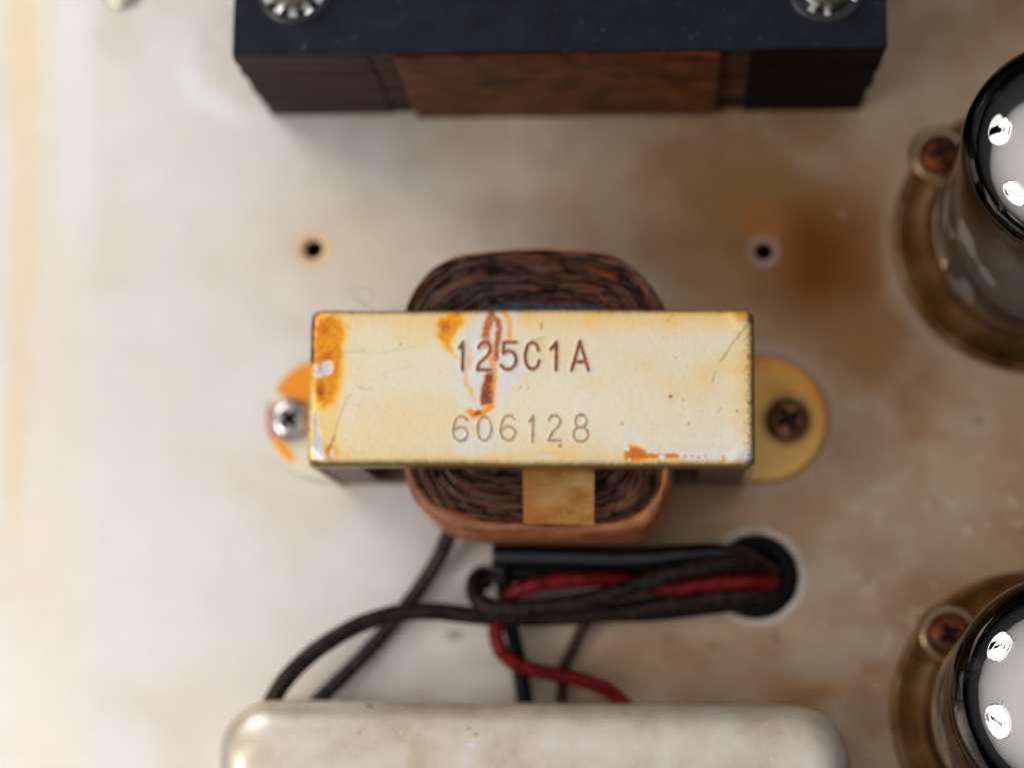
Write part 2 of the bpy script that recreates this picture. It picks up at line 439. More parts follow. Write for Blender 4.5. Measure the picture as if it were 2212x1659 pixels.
def chassis():
    c0, c1_ = P(-260, 2000), P(2560, -320)
    xs = np.arange(c0.x, c1_.x, 0.055); ys = np.arange(c0.y, c1_.y, 0.055)
    X, Y = np.meshgrid(xs, ys, indexing='ij')
    px, py = project(X, Y, 0*X)
    w1 = (N1.f(px/90, py/90)-0.5); w2 = (N2.f(px/90+7, py/90)-0.5)
    wx = px+w1*120; wy = py+w2*120
    fine = N3.f(px/38, py/38, 5)
    big = N4.f(px/330+3, py/330, 5)
    c = np.ones(X.shape+(3,))*lin((218, 213, 205))
    # pale nickel on the left half, warmer tarnish toward the right
    warm = sm(350, 1500, px+w1*500+(big-0.5)*900-0.25*(py-800)*(px < 1100))
    c = mix(c, lin((164, 138, 108)), warm*0.92)
    c = mix(c, lin((222, 218, 212)), sm(700, 1100, py+w1*200)*sm(1000, 600, px+w2*200)*0.8)
    c = mix(c, lin((146, 108, 70)), sm(0.40, 0.70, big)*sm(1000, 1700, px)*0.6)
    c = mix(c, lin((146, 104, 56)), sm(1.0, 0.0, ell(wx*0.5+px*0.5, wy*0.5+py*0.5, 1680, 500, 520, 330))*0.95)
    c = mix(c, lin((118, 68, 18)), sm(1.0, 0.15, ell(wx*0.5+px*0.5, wy*0.5+py*0.5, 1775, 580, 205, 250, 0.4))*0.95)
    c = mix(c, lin((104, 56, 10)), sm(1.0, 0.0, ell(wx*0.5+px*0.5, wy*0.5+py*0.5, 1785, 560, 110, 130))*0.8)
    c = mix(c, lin((168, 100, 22)), sm(1.0, 0.2, ell(wx*0.4+px*0.6, wy*0.4+py*0.6, 1652, 500, 60, 36))*0.75)
    c = mix(c, lin((142, 94, 44)), sm(1.0, 0.0, ell(wx*0.5+px*0.5, wy*0.5+py*0.5, 1900, 740, 240, 190))*0.75)
    c = mix(c, lin((142, 94, 50)), sm(1.0, 0.2, ell(wx, wy, 1960, 880, 170, 90))*0.6)
    c = mix(c, lin((154, 100, 44)), sm(1.0, 0.0, ell(wx, wy, 1780, 1480, 280, 90))*0.7)
    c = mix(c, lin((150, 112, 74)), sm(1.0, 0.1, ell(wx, wy, 1500, 1430, 300, 130))*0.75)
    c = mix(c, lin((196, 178, 166)), sm(1.0, 0.3, ell(wx, wy, 1985, 480, 60, 150, 0.4))*0.5)
    c = mix(c, lin((176, 152, 138)), sm(1.0, 0.3, ell(wx, wy, 1860, 1330, 120, 160))*0.45)
    # silvery patches where the plating still shows through the tarnish
    grey = sm(0.44, 0.74, N3.f(px/110+20, py/90+5, 5))*sm(1000, 1400, px)*sm(0.6, 1.0, ell(px, py, 1780, 560, 190, 230))
    c = mix(c, lin((174, 158, 138)), grey*0.5)
    c = mix(c, lin((140, 100, 60)), sm(0.42, 0.76, N1.f(px/110+40, py/110, 5))*sm(1100, 1500, px)*0.4)
    c = mix(c, lin((216, 198, 172)), sm(1.0, 0.1, ell(wx, wy, 760, 560, 360, 190))*0.6)
    # warm smears on the pale side
    c = mix(c, lin((208, 192, 168)), sm(0.46, 0.75, N2.f(px/300, py/260+4, 3))*0.38*sm(1500, 900, px))
    c = mix(c, lin((224, 224, 224)), sm(0.45, 0.75, N3.f(px/300+9, py/300, 3))*sm(1250, 700, px)*0.35)
    c = mix(c, lin((232, 234, 238)), sm(1.0, 0.2, ell(wx, wy, 440, 190, 80, 130, -0.5))*0.6)
    # rusty run down the left border
    s_ = sm(46, 6, np.abs(px-44-14*np.sin(py/230)+w1*22))
    c = mix(c, lin((224, 198, 160)), s_*(0.55+0.45*N2.f(px/60, py/160))*sm(1400, 900, py)*0.85)
    c = mix(c, lin((230, 214, 186)), sm(130, 20, np.abs(px-95+w1*60))*0.3)
    c = mix(c, lin((222, 222, 222)), sm(60, 20, np.abs(px-165+w2*30))*sm(650, 350, py)*0.6)
    # worn / clean rings round fixings
    def ring(px0, py0, r, w, col, k, sx=1.0):
        d = np.hypot((px-px0)/sx, py-py0)
        return mix(c, lin(col), np.exp(-((d-r)/w)**2)*k)
    c = ring(677, 538, 26, 15, (226, 178, 116), 0.6)
    c = ring(1634, 1245, 96, 9, (206, 198, 188), 0.9)
    c = ring(1650, 543, 24, 9, (188, 168, 160), 0.75)
    c = ring(1650, 480, 30, 18, (170, 104, 30), 0.35)
    c = ring(1655, 905, 152, 10, (176, 162, 152), 0.35)
    c = ring(650, 905, 150, 16, (226, 226, 224), 0.2)
    c = ring(2230, 510, 315, 14, (176, 158, 136), 0.4)
    # pale salt spots
    sp_ = sm(0.70, 0.80, N3.f(px/24, py/24, 2))*sm(1650, 1900, px)*sm(900, 1150, py)
    c = mix(c, lin((200, 186, 174)), sp_*0.40)
    dk = sm(0.80, 0.9, N2.f(px/30+3, py/30, 2))
    c = mix(c, lin((120, 96, 74)), dk*0.25*sm(1200, 1500, px))
    for (qx, qy, r, k) in ((982, 1375, 18, .55), (1545, 1395, 14, .5), (1675, 1380, 16, .4), (2115, 910, 14, .45), (1450, 1380, 12, .3), (985, 650, 10, .2)):
        c = mix(c, lin((92, 70, 52)), sm(1, 0.2, ell(wx*0.2+px*0.8, wy*0.2+py*0.8, qx, qy, r*1.5, r))*k)
    for (qx, qy, r) in ((1895, 1480, 16), (1745, 1335, 10), (1660, 1440, 9), (1960, 1470, 22), (1850, 1370, 9), (1440, 1440, 10), (1820, 465, 12), (2110, 915, 4)):
        c = mix(c, lin((200, 186, 180)), sm(1, 0.1, ell(px, py, qx, qy, r, r))*0.32)
    c *= (0.97+0.06*fine)[..., None]
    c = np.clip(c, 0, 1)
    # triangulated sheet with true holes
    keep = np.ones(X.shape, bool)
    for hx, hy, r in HOLES: keep &= np.hypot(X-hx, Y-hy) > r+0.03
    pts = [Vector((a_, b_)) for a_, b_ in zip(X[keep], Y[keep])]
    cols = list(c[keep])
    edges = []
    rims = []
    for hx, hy, r in HOLES:
        k = 40; s0 = len(pts)
        ii = int(round((hx-c0.x)/0.055)); jj = int(round((hy-c0.y)/0.055))
        for q in range(k):
            x_, y_ = hx+r*math.cos(2*PI*q/k), hy+r*math.sin(2*PI*q/k)
            i_ = int(np.clip(round((x_-c0.x)/0.055), 0, len(xs)-1)); j_ = int(np.clip(round((y_-c0.y)/0.055), 0, len(ys)-1))
            pts.append(Vector((x_, y_))); cols.append(c[i_, j_])
        edges += [(s0+q, s0+(q+1) % k) for q in range(k)]
        rims.append((s0, k))
    vs, es, fs, ov, oe, of = geometry.delaunay_2d_cdt(pts, edges, [], 0, 1e-6)
    cmap = [cols[o_[0]] if o_ else lin((200, 190, 180)) for o_ in ov]
    inv = {}
    for i_, o_ in enumerate(ov):
        for q in o_: inv[q] = i_
    F3 = []
    for f in fs:
        cx_ = sum(vs[i_].x for i_ in f)/3; cy_ = sum(vs[i_].y for i_ in f)/3
        if all(math.hypot(cx_-hx, cy_-hy) > r*0.985 for hx, hy, r in HOLES): F3.append(tuple(f))
    V = [(v.x, v.y, 0.0) for v in vs]
    for s0, k in rims:                            # the hole walls
        b = len(V)
        for q in range(k):
            i_ = inv[s0+q]; V.append((V[i_][0], V[i_][1], -0.14)); cmap.append(cmap[i_])
        for q in range(k):
            F3.append((inv[s0+q], inv[s0+(q+1) % k], b+(q+1) % k)); F3.append((inv[s0+q], b+(q+1) % k, b+q))
    o = np_mesh('chassis', np.array(V), np.array(F3), mc.m, colors=np.array(cmap), smooth=False)
    o['kind'] = 'structure'
    ins = bevel_box('chassis_inside', (c0.x, c0.y, -4.0), (c1_.x, c1_.y, -0.16), inside_m.m, None, 0)
    # open top box: dark cavity under the sheet
    bm = bmesh.new(); bm.from_mesh(ins.data)
    top = [f for f in bm.faces if f.normal.z > 0.9]
    bmesh.ops.delete(bm, geom=top, context='FACES'); bm.to_mesh(ins.data); bm.free()
    ins.parent = o
chassis()

# ------------------------------------------------------------------ screws
def phillips(name, px, py, z, r, mat, parent, rot=0.3, dome=0.35, tilt=0):
    """pan head with a real cross recess; returns the head"""
    p = P(px, py, z)
    nr, na = 22, 96
    rr = np.linspace(0, 1, nr); aa = np.linspace(0, 2*PI, na, endpoint=False)
    A, Rr = np.meshgrid(aa, rr, indexing='ij')
    X = r*Rr*np.cos(A); Y = r*Rr*np.sin(A)
    Z = r*dome*np.sqrt(np.clip(1-(Rr*0.97)**2.6, 0, 1))+0.02
    c, s = math.cos(rot), math.sin(rot)
    u = (X*c+Y*s)/r; v = (-X*s+Y*c)/r
    arm = np.minimum(np.maximum(np.abs(u)/0.50, np.abs(v)/0.14), np.maximum(np.abs(v)/0.50, np.abs(u)/0.14))
    arm = np.minimum(arm, np.hypot(u, v)/0.24)
    dep = sm(1.12, 0.85, arm)
    Z = Z-dep*r*0.42
    col = np.ones(A.shape)*0; 
    V = np.stack([X+p.x, Y+p.y, Z+z], -1).reshape(-1, 3)
    o = np_mesh(name, V, grid_faces(na, nr, True), mat, parent, attrs={'recess': dep})
    return o
for mm in (rust_s, brass_s, steel_s):             # near-black tone in the cross recess
    a = mm.attr('recess')
    src = mm.b.inputs['Base Color'].links[0].from_socket
    mm.col(mm.mixc(a.outputs['Fac'], src, L3(16, 12, 11)))

# ------------------------------------------------------------------ choke (small transformer)
ZT = 2.43
pl, pr_ = P(665.5, 838, ZT), P(1631, 838, ZT)
pt, pb = P(1148, 667, ZT), P(1148, 1007, ZT)
XL, XR, YB, YT = pl.x, pr_.x, pb.y, pt.y
choke = thing('choke_transformer', 'small cream-and-gold stamped transformer with rust stains, mounted in the middle of the chassis', 'transformer', ((XL+XR)/2, (YB+YT)/2, 0))
CO = choke.location.copy()
def to_parent(o, par):
    """keep world placement of an object built in world coordinates"""
    o.parent = par; o.matrix_parent_inverse = Matrix.Translation(-Vector(par.location)); return o
def child(o): return to_parent(o, choke)

def Z5(pts): return [(((x/3.95)+1120)*.8382, ((y/3.95)+780)*.8382) for x, y in pts]
six = [(362, 1202), (330, 1166), (290, 1158), (252, 1180), (228, 1235), (216, 1310), (232, 1380), (288, 1414), (345, 1394), (372, 1335), (345, 1284), (285, 1266), (238, 1300)]
def circ(cx, cy, rx, ry, k=20): return [(cx+rx*math.cos(2*PI*i/k), cy+ry*math.sin(2*PI*i/k)) for i in range(k+1)]
ROW1 = [[(266, 462), (306, 404), (302, 690)],
        [(464, 462), (482, 425), (520, 402), (565, 408), (586, 450), (580, 505), (540, 560), (470, 625), (454, 688), (592, 688)],
        [(848, 406), (722, 406), (716, 520), (770, 492), (826, 512), (850, 570), (838, 640), (790, 684), (735, 680), (694, 640)],
        [(1074, 492), (1058, 432), (1012, 402), (962, 436), (938, 530), (946, 612), (978, 668), (1024, 684), (1066, 650), (1082, 592)],
        [(1198, 478), (1256, 404), (1254, 690)],
        [(1412, 692), (1494, 396), (1582, 692)], [(1448, 606), (1552, 606)]]
ROW2 = [six, circ(535, 1285, 70, 122), [(x+482, y-8) for x, y in six],
        [(984, 1220), (1028, 1152), (1020, 1422)],
        [(1184, 1200), (1208, 1158), (1262, 1148), (1304, 1190), (1290, 1252), (1224, 1320), (1184, 1402), (1310, 1405)],
        circ(1510, 1208, 58, 66), circ(1508, 1340, 74, 74)]

def top_paint(sx, sy, zdrop):
    w1 = (N1.f(sx/14, sy/14, 4)-0.5); w2 = (N2.f(sx/14+5, sy/14, 4)-0.5)
    wx, wy = sx+w1*12, sy+w2*12
    jx, jy = sx+(N3.f(sx/5, sy/5, 3)-0.5)*7, sy+(N4.f(sx/5, sy/5, 3)-0.5)*7
    c = np.ones(sx.shape+(3,))*lin((233, 217, 180))
    OR, YE, RU, MA, WH = lin((255, 160, 0)), lin((252, 196, 66)), lin((196, 74, 6)), lin((92, 36, 30)), lin((222, 222, 224))
    big = N1.f(sx/120, sy/90, 4)
    c = mix(c, lin((240, 208, 138)), sm(0.42, 0.66, big)*0.6*sm(800, 1300, sx+200))
    c = mix(c, lin((246, 200, 106)), sm(56, 0, np.abs(sy-686+w1*20))*sm(1090, 1180, sx)*0.75)
    c = mix(c, lin((238, 196, 112)), sm(70, 0, 1628-sx+w2*40)*0.6)
    c = mix(c, lin((232, 226, 208)), sm(0.45, 0.68, N4.f(sx/80, sy/60, 4))*0.45)
    c = mix(c, lin((232, 228, 216)), sm(60, 0, np.abs(sy-960+w1*30))*sm(1280, 1380, sx)*0.7)
    ed_ = np.minimum(np.minimum(sy-668, 1007-sy)*1.0, np.minimum(sx-668, 1628-sx))
    c = mix(c, lin((236, 192, 104)), sm(60, 0, ed_+w1*26)*0.55)
    c = mix(c, lin((238, 230, 206)), sm(1.0, 0.1, ell(wx, wy, 1230, 880, 340, 110))*0.6)
    # washed grey-white zone round the run and the stamped numbers
    wz = sm(1.0, 0.55, ell(wx, wy, 1045, 790, 78, 130))
    wz = np.maximum(wz, sm(1.0, 0.6, ell(wx, wy, 1090, 800, 55, 55)))
    wz = np.maximum(wz, sm(1.0, 0.5, ell(wx, wy, 1030, 950, 70, 50))*0.7)
    c = mix(c, WH, wz*0.85)
    c = mix(c, WH, sm(14, 4, np.abs(wx-1110))*sm(760, 700, sy)*0.7)
    # gold tint on the left end
    c = mix(c, lin((246, 208, 120)), sm(742, 726, wx)*0.9)
    c = mix(c, lin((244, 214, 150)), sm(762, 735, wx)*0.5)
    # big orange stain at the left end
    pA = [(676, 672), (700, 678), (736, 690), (741, 720), (738, 770), (738, 815), (730, 850), (716, 872), (704, 880), (690, 870), (680, 845), (677, 800)]
    dA = sd_poly(wx, wy, pA)
    c = mix(c, YE, sm(15, 0, dA)*0.9); c = mix(c, OR, sm(5, -7, dA))
    c = mix(c, RU, sm(1.1, 0.2, ell(wx, wy, 697, 705, 20, 34, 0.15))*0.55)
    c = mix(c, RU, sm(1.1, 0.2, ell(wx, wy, 706, 772, 16, 24, 0.5))*0.75)
    c = mix(c, lin((160, 66, 30)), sm(1.1, 0.2, ell(wx, wy, 695, 846, 15, 26))*0.9)
    c = mix(c, lin((160, 66, 26)), sm(0.62, 0.70, N4.f(sx/3.2, sy/3.2, 3))*sm(0, -6, dA)*0.5)
    # white chips
    for q in ((707, 795, 13, 16, .2), (686, 797, 6, 9, 0), (689, 810, 10, 8, -.4), (705, 800, 3, 12, .9)):
        c = mix(c, lin((224, 228, 234)), sm(1.12, 0.95, ell(jx, jy, *q)))
    c = mix(c, MA, sm(0.5, -0.8, sx-679+w1*5)*sm(788, 782, sy))
    c = mix(c, MA, sm(1.1, 0.8, ell(wx, wy, 676, 676, 15, 12))*0.8)
    # orange strip and flaked edge lower left
    c = mix(c, OR, sm(1.1, 0.3, ell(wx, wy, 720, 978, 22, 26))*0.85)
    dC = sd_poly(jx, jy, [(682, 893), (690, 896), (688, 915), (692, 930), (700, 950), (703, 975), (710, 992), (706, 1000), (686, 992), (680, 965), (684, 935)])
    c = mix(c, lin((212, 214, 220)), sm(1.5, -0.5, dC)); c = mix(c, lin((120, 90, 60)), np.exp(-(dC/1.3)**2)*0.55)
    c = mix(c, WH, sm(1.15, 0.9, ell(jx, jy, 724, 982, 5, 10)))
    c = mix(c, MA, sm(1.1, 0.8, ell(wx, wy, 680, 1003, 16, 10))*0.9)
    # second orange tongue
    dB = sd_poly(wx, wy, [(976, 670), (1002, 671), (1003, 697), (984, 722), (975, 738), (978, 760), (960, 748), (946, 720), (949, 694)])
    c = mix(c, YE, sm(12, 0, dB)*0.85); c = mix(c, OR, sm(4, -10, dB))
    c = mix(c, RU, sm(1.1, 0.2, ell(wx, wy, 965, 707, 15, 20, 0.5))*0.85)
    c = mix(c, YE, sm(7, 2, d_poly(wx, wy, [(972, 752), (981, 770), (1000, 780)]))*0.6)
    # yellow tide lines
    c = mix(c, lin((245, 190, 90)), sm(6, 1.5, d_poly(wx, wy, [(1012, 690), (1013, 720), (1018, 770), (1010, 806), (1013, 834), (1028, 862)]))*(0.35+0.55*sm(740, 780, sy)))
    c = mix(c, lin((248, 176, 60)), sm(9, 3, d_poly(wx, wy, [(1088, 672), (1104, 690), (1106, 715), (1101, 740)]))*0.9)
    # the run itself
    c = mix(c, lin((216, 218, 224)), sm(1.1, 0.85, ell(jx, jy, 1066, 706, 27, 36))*0.85)
    dE = np.minimum(d_poly(jx, jy, [(1064, 680), (1056, 700), (1051, 722), (1050, 742)])-8.0,
                    d_poly(jx, jy, [(1066, 684), (1078, 694), (1080, 712), (1077, 745), (1074, 775)])-5.6)
    dO = d_poly(jx, jy, [(1056, 738), (1068, 770), (1069, 812), (1065, 866)])-7.0
    c = mix(c, YE, sm(6, 0, np.minimum(dE, dO))*0.7)
    c = mix(c, OR, sm(1.6, -1, dO))
    c = mix(c, lin((200, 84, 16)), sm(1.2, -2, dE)); c = mix(c, lin((120, 44, 20)), np.exp(-((dE+1.6)/1.8)**2)*0.8)
    dR = sd_poly(jx, jy, [(1056, 798), (1067, 802), (1067, 830), (1068, 858), (1069, 873), (1042, 877), (1040, 862), (1045, 840), (1050, 815)])
    c = mix(c, lin((214, 110, 40)), sm(3, -0.5, dR)); c = mix(c, lin((128, 42, 20)), sm(0.5, -3, dR)*0.92)
    dH = d_poly(jx, jy, [(1020, 889), (1028, 897), (1044, 894), (1054, 886), (1066, 879)])-6.5
    c = mix(c, OR, sm(2, -1, dH)); c = mix(c, lin((146, 48, 26)), sm(1.1, 0.4, ell(jx, jy, 1036, 893, 14, 7, -0.2))*0.9)
    c = mix(c, YE, sm(5, 2, d_poly(wx, wy, [(1028, 920), (1029, 935), (1036, 944)]))*0.6)
    rustg = N2.f(sx/2.4, sy/2.4, 3)
    anyr = np.clip(sm(2, -2, dA)+sm(2, -2, dB)+sm(2, -2, dE)+sm(1, -2, dR)+sm(2, -1, dO), 0, 1)
    c = mix(c, lin((150, 58, 14)), anyr*sm(0.52, 0.70, rustg)*0.55)
    c = mix(c, lin((255, 190, 60)), anyr*sm(0.45, 0.30, rustg)*0.35)
    c = mix(c, WH, sm(0.60, 0.68, N1.f(sx/4+9, sy/4, 3))*np.clip(sm(1, -1, dE)+sm(1, -1, dO), 0, 1)*0.35)
    # orange patch, lower right, in a bare band
    c = mix(c, lin((226, 226, 226)), sm(16, 4, np.abs(wy-981))*sm(1340, 1375, sx)*0.85)
    dD = sd_poly(jx, jy, [(1351, 990), (1353, 972), (1363, 962), (1382, 965), (1400, 977), (1425, 980), (1462, 978), (1470, 983), (1466, 990), (1430, 990), (1400, 991), (1370, 996)])
    c = mix(c, YE, sm(11, 0, dD)*sm(1400, 1370, sx)*0.8); c = mix(c, lin((236, 140, 22)), sm(1.5, -1, dD)); c = mix(c, lin((190, 92, 22)), sm(-2, -7, dD)*0.6)
    for qx, qy, r in ((1355, 968, 5), (1430, 986, 5), (1362, 993, 3)): c = mix(c, lin((230, 232, 236)), sm(1.15, 0.9, ell(jx, jy, qx, qy, r*1.3, r)))
    for qx in (1480, 1493, 1508, 1524, 1560): c = mix(c, lin((214, 140, 50)), sm(1.15, 0.7, ell(jx, jy, qx, 985+random.uniform(-2, 3), 4, 2.5)))
    c = mix(c, OR, sm(1.1, 0.6, ell(jx, jy, 1560, 993, 9, 4))*0.9)
    c = mix(c, lin((232, 234, 238)), sm(1.1, 0.8, ell(jx, jy, 1170+300, 0, 1, 1))); c = mix(c, WH, sm(1.1, 0.7, ell(jx, jy, 1190, 988, 26, 3))*0.8)
    # right hand corners
    c = mix(c, OR, sm(1.1, 0.4, ell(wx, wy, 1600, 682, 18, 12, 0.6))*0.6)
    c = mix(c, lin((110, 98, 96)), sm(1.1, 0.7, ell(jx, jy, 1621, 690, 9, 17, -0.2))*0.9)
    c = mix(c, lin((130, 118, 112)), sm(1.1, 0.7, ell(jx, jy, 1617, 998, 13, 7, -0.4))*0.8)
    c = mix(c, lin((214, 212, 210)), sm(1.1, 0.6, ell(jx, jy, 1610, 705, 10, 5, -0.8))*0.8)
    # stamped characters
    d1 = np.full(sx.shape, 1e9); d2 = d1.copy(); d3 = d1.copy()
    reg1 = (sx > 975) & (sx < 1300) & (sy > 725) & (sy < 815)
    reg2 = (sx > 975) & (sx < 1300) & (sy > 880) & (sy < 970)
    for s_ in ROW1: d1[reg1] = np.minimum(d1[reg1], d_poly(sx[reg1], sy[reg1], Z5(s_)))
    for k, s_ in enumerate(ROW2): d2[reg2] = np.minimum(d2[reg2], d_poly(sx[reg2], sy[reg2], Z5(s_)))
    hal = sm(11, 5, d1)
    c = mix(c, lin((226, 222, 214)), hal*0.55)
    g1 = sm(4.4, 3.0, d1); g2 = sm(2.5, 1.3, d2)*(0.75+0.25*N1.f(sx/12, sy/12, 2))
    c = mix(c, lin((206, 108, 52)), g1*0.92); c = mix(c, lin((226, 150, 90)), np.exp(-(d1/1.0)**2)*0.6)
    c = mix(c, lin((84, 46, 30)), np.exp(-((d1-3.1)/0.9)**2)*0.6)
    c = mix(c, lin((196, 134, 84)), g2*0.8); c = mix(c, lin((98, 68, 48)), np.exp(-((d2-1.8)/0.6)**2)*0.35*N3.f(sx/9, sy/9, 2)*2)
    c = mix(c, lin((50, 46, 44)), sm(0.62, 0.72, N2.f(sx/5, sy/5, 3))*sm(4, 2, np.minimum(d1, d2))*0.8)
    # scratches, pits, grime and darkened edges
    for pts, w, k in (([(763, 855), (752, 862), (737, 905), (722, 955), (714, 976)], 1.0, .45), ([(728, 945), (720, 965), (714, 976)], 1.6, .75),
                      ([(1612, 706), (1577, 748), (1556, 782)], 1.3, .7), ([(1544, 803), (1542, 815), (1537, 827)], 1.2, .5), ([(1173, 699), (1172, 712)], 1.6, .8),
                      ([(777, 838), (808, 841)], .9, .5), ([(700, 765), (740, 760), (790, 757)], .8, .3), ([(745, 700), (757, 712)], 1.2, .4),
                      ([(1440, 696), (1455, 680)], .9, .35), ([(690, 758), (820, 765), (900, 748)], .7, .25), ([(1556, 880), (1549, 893)], 1, .4),
                      ([(830, 812), (850, 800), (900, 790)], .7, .2), ([(1160, 733), (1180, 731)], 1.4, .4)):
        c = mix(c, lin((70, 52, 38)), sm(w+0.9, w*0.4, d_poly(jx*0.5+sx*0.5, jy*0.5+sy*0.5, pts))*k)
    for qx, qy, r in ((1449, 857, 4.2), (1346, 915, 2.8), (1487, 915, 2.6), (1590, 889, 2.8), (1214, 963, 4), (1197, 940, 2), (867, 744, 2), (780, 877, 2), (1475, 865, 1.8), (1460, 775, 2), (1128, 838, 2.2), (1143, 840, 2)):
        c = mix(c, lin((60, 46, 34)), sm(1.2, 0.6, ell(sx, sy, qx, qy, r, r))*0.85)
    for i in range(130):
        qx, qy, r = random.uniform(690, 1610), random.uniform(685, 995), random.choice((.8, 1, 1.2, 1.5))
        m_ = (np.abs(sx-qx) < 4) & (np.abs(sy-qy) < 4)
        if m_.any(): c[m_] = mix(c[m_], lin((100, 78, 52)), sm(1.2, 0.5, ell(sx[m_], sy[m_], qx, qy, r, r))*0.6)
    edge = np.minimum(np.minimum(sy-668, 1007-sy), np.minimum(sx-668, 1628-sx))
    spk = sm(0.58, 0.66, N3.f(sx/3.4, sy/2.6, 3))
    c = mix(c, lin((84, 62, 40)), spk*sm(16, 2, edge+w1*12)*0.7)
    c = mix(c, lin((96, 66, 40)), sm(0.60, 0.67, N2.f(sx/3.1, sy/4.5, 3))*sm(22, 6, np.abs(sx-1618+w1*16))*0.65)
    c = mix(c, lin((120, 92, 60)), sm(0.68, 0.76, N2.f(sx/2.6, sy/2.6, 3))*0.15)
    c = mix(c, lin((176, 148, 92)), sm(20, 2, 1006-sy+w1*6)*sm(1330, 1290, sx)*0.6)  # olive shade of the rounded front edge, painted into the colour
    c = mix(c, lin((104, 80, 40)), sm(6, -2, 1003-sy+w1*5)*0.85)  # darkest part of the painted front-edge shade
    c = mix(c, lin((104, 84, 58)), sm(4.5, -2, sy-671+w1*4)*0.85)
    c = mix(c, lin((112, 76, 46)), sm(4.0, -3, 1621-sx+w2*3)*0.8)
    c = mix(c, lin((150, 112, 70)), sm(1.5, -3, sx-671+w2*2)*sm(782, 790, sy)*0.5)
    dz = -0.034*sm(3.9, 1.2, d1)-0.016*sm(2.8, 0.6, d2)+0.005*np.exp(-((d1-5.6)/1.8)**2)+0.004*np.exp(-((d2-3.8)/1.2)**2)
    dz = dz+0.006*sm(1.5, -2, dR)+0.004*sm(1.5, -2, dE)-0.006*sm(1.12, 0.95, ell(jx, jy, 707, 795, 13, 16, .2))-0.005*sm(1.5, -0.5, dC)+0.003*(N2.f(sx/7, sy/7, 4)-0.5)
    return np.clip(c*1.06, 0, 0.95), dz

def choke_frame():
    r = 0.10; L = 0.20
    ix0, ix1, iy0, iy1 = XL+r, XR-r, YB+r, YT-r
    st = 0.0056
    ext = np.concatenate([np.linspace(PI/2*r, 0, 10, endpoint=False)[::1], []])
    lip = np.linspace(PI/2*r+L, PI/2*r, 6, endpoint=False)
    def axis(a0, a1):
        k = int((a1-a0)/st)
        lo = a0-np.concatenate([lip, ext]); hi = a1+np.concatenate([lip, ext])[::-1]
        return np.concatenate([lo, np.linspace(a0, a1, k), hi])
    U, Vv = np.meshgrid(axis(ix0, ix1), axis(iy0, iy1), indexing='ij')
    bx = np.clip(U, ix0, ix1); by = np.clip(Vv, iy0, iy1)
    ex, ey = U-bx, Vv-by
    o = np.maximum(np.abs(ex), np.abs(ey)); h = np.hypot(ex, ey)+1e-12
    # corners tucked like bent sheet
    arc = np.minimum(o, PI/2*r)
    X = bx+ex/h*r*np.sin(arc/r)
    Y = by+ey/h*r*np.sin(arc/r)
    drop = r*(1-np.cos(arc/r))+np.maximum(o-PI/2*r, 0)
    sx = 668+(X-XL)/(XR-XL)*960; sy = 1007-(Y-YB)/(YT-YB)*340
    c, dz = top_paint(sx, sy, drop)
    flat = sm(0.02, 0.0, o)
    # softly dished, slightly wavy sheet
    for qx_, qy_ in ((XL, YT), (XR, YT), (XL, YB), (XR, YB)):
        dd = np.hypot(X-qx_, Y-qy_)
        drop = drop+0.045*np.exp(-(dd/0.10)**2)-0.014*np.exp(-((dd-0.24)/0.07)**2)
    Z = ZT-drop+dz*flat-0.012*flat*sm(0, 1, np.minimum(X-XL, XR-X)/0.4)*sm(0, 1, np.minimum(Y-YB, YT-Y)/0.4)
    Y = Y+0.012*np.sin(X*1.9+0.6)*(1-flat)*np.sign(ey+1e-9)*0.6
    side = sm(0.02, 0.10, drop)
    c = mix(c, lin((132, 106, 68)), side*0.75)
    V = np.stack([X, Y, Z], -1).reshape(-1, 3)
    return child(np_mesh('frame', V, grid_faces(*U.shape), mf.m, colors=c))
fr = choke_frame()

def end_plate(x0, x1):
    bm_o = bevel_box('end_plate', (x0, YB+0.012, 0.03), (x1, YT-0.012, ZT-0.16), core_m.m, None, 0.01, 1)
    return bm_o
tan_side = varnish('tan_frame_side', L3(150, 118, 80), L3(182, 150, 108), L3(200, 168, 124), 4)
for x0, x1 in ((XL+0.004, XL+0.07), (XR-0.07, XR-0.004)):
    o = bevel_box('end_plate', (x0, YB+0.012, 0.03), (x1, YT-0.012, ZT-0.16), tan_side.m, None, 0.01, 1); child(o)

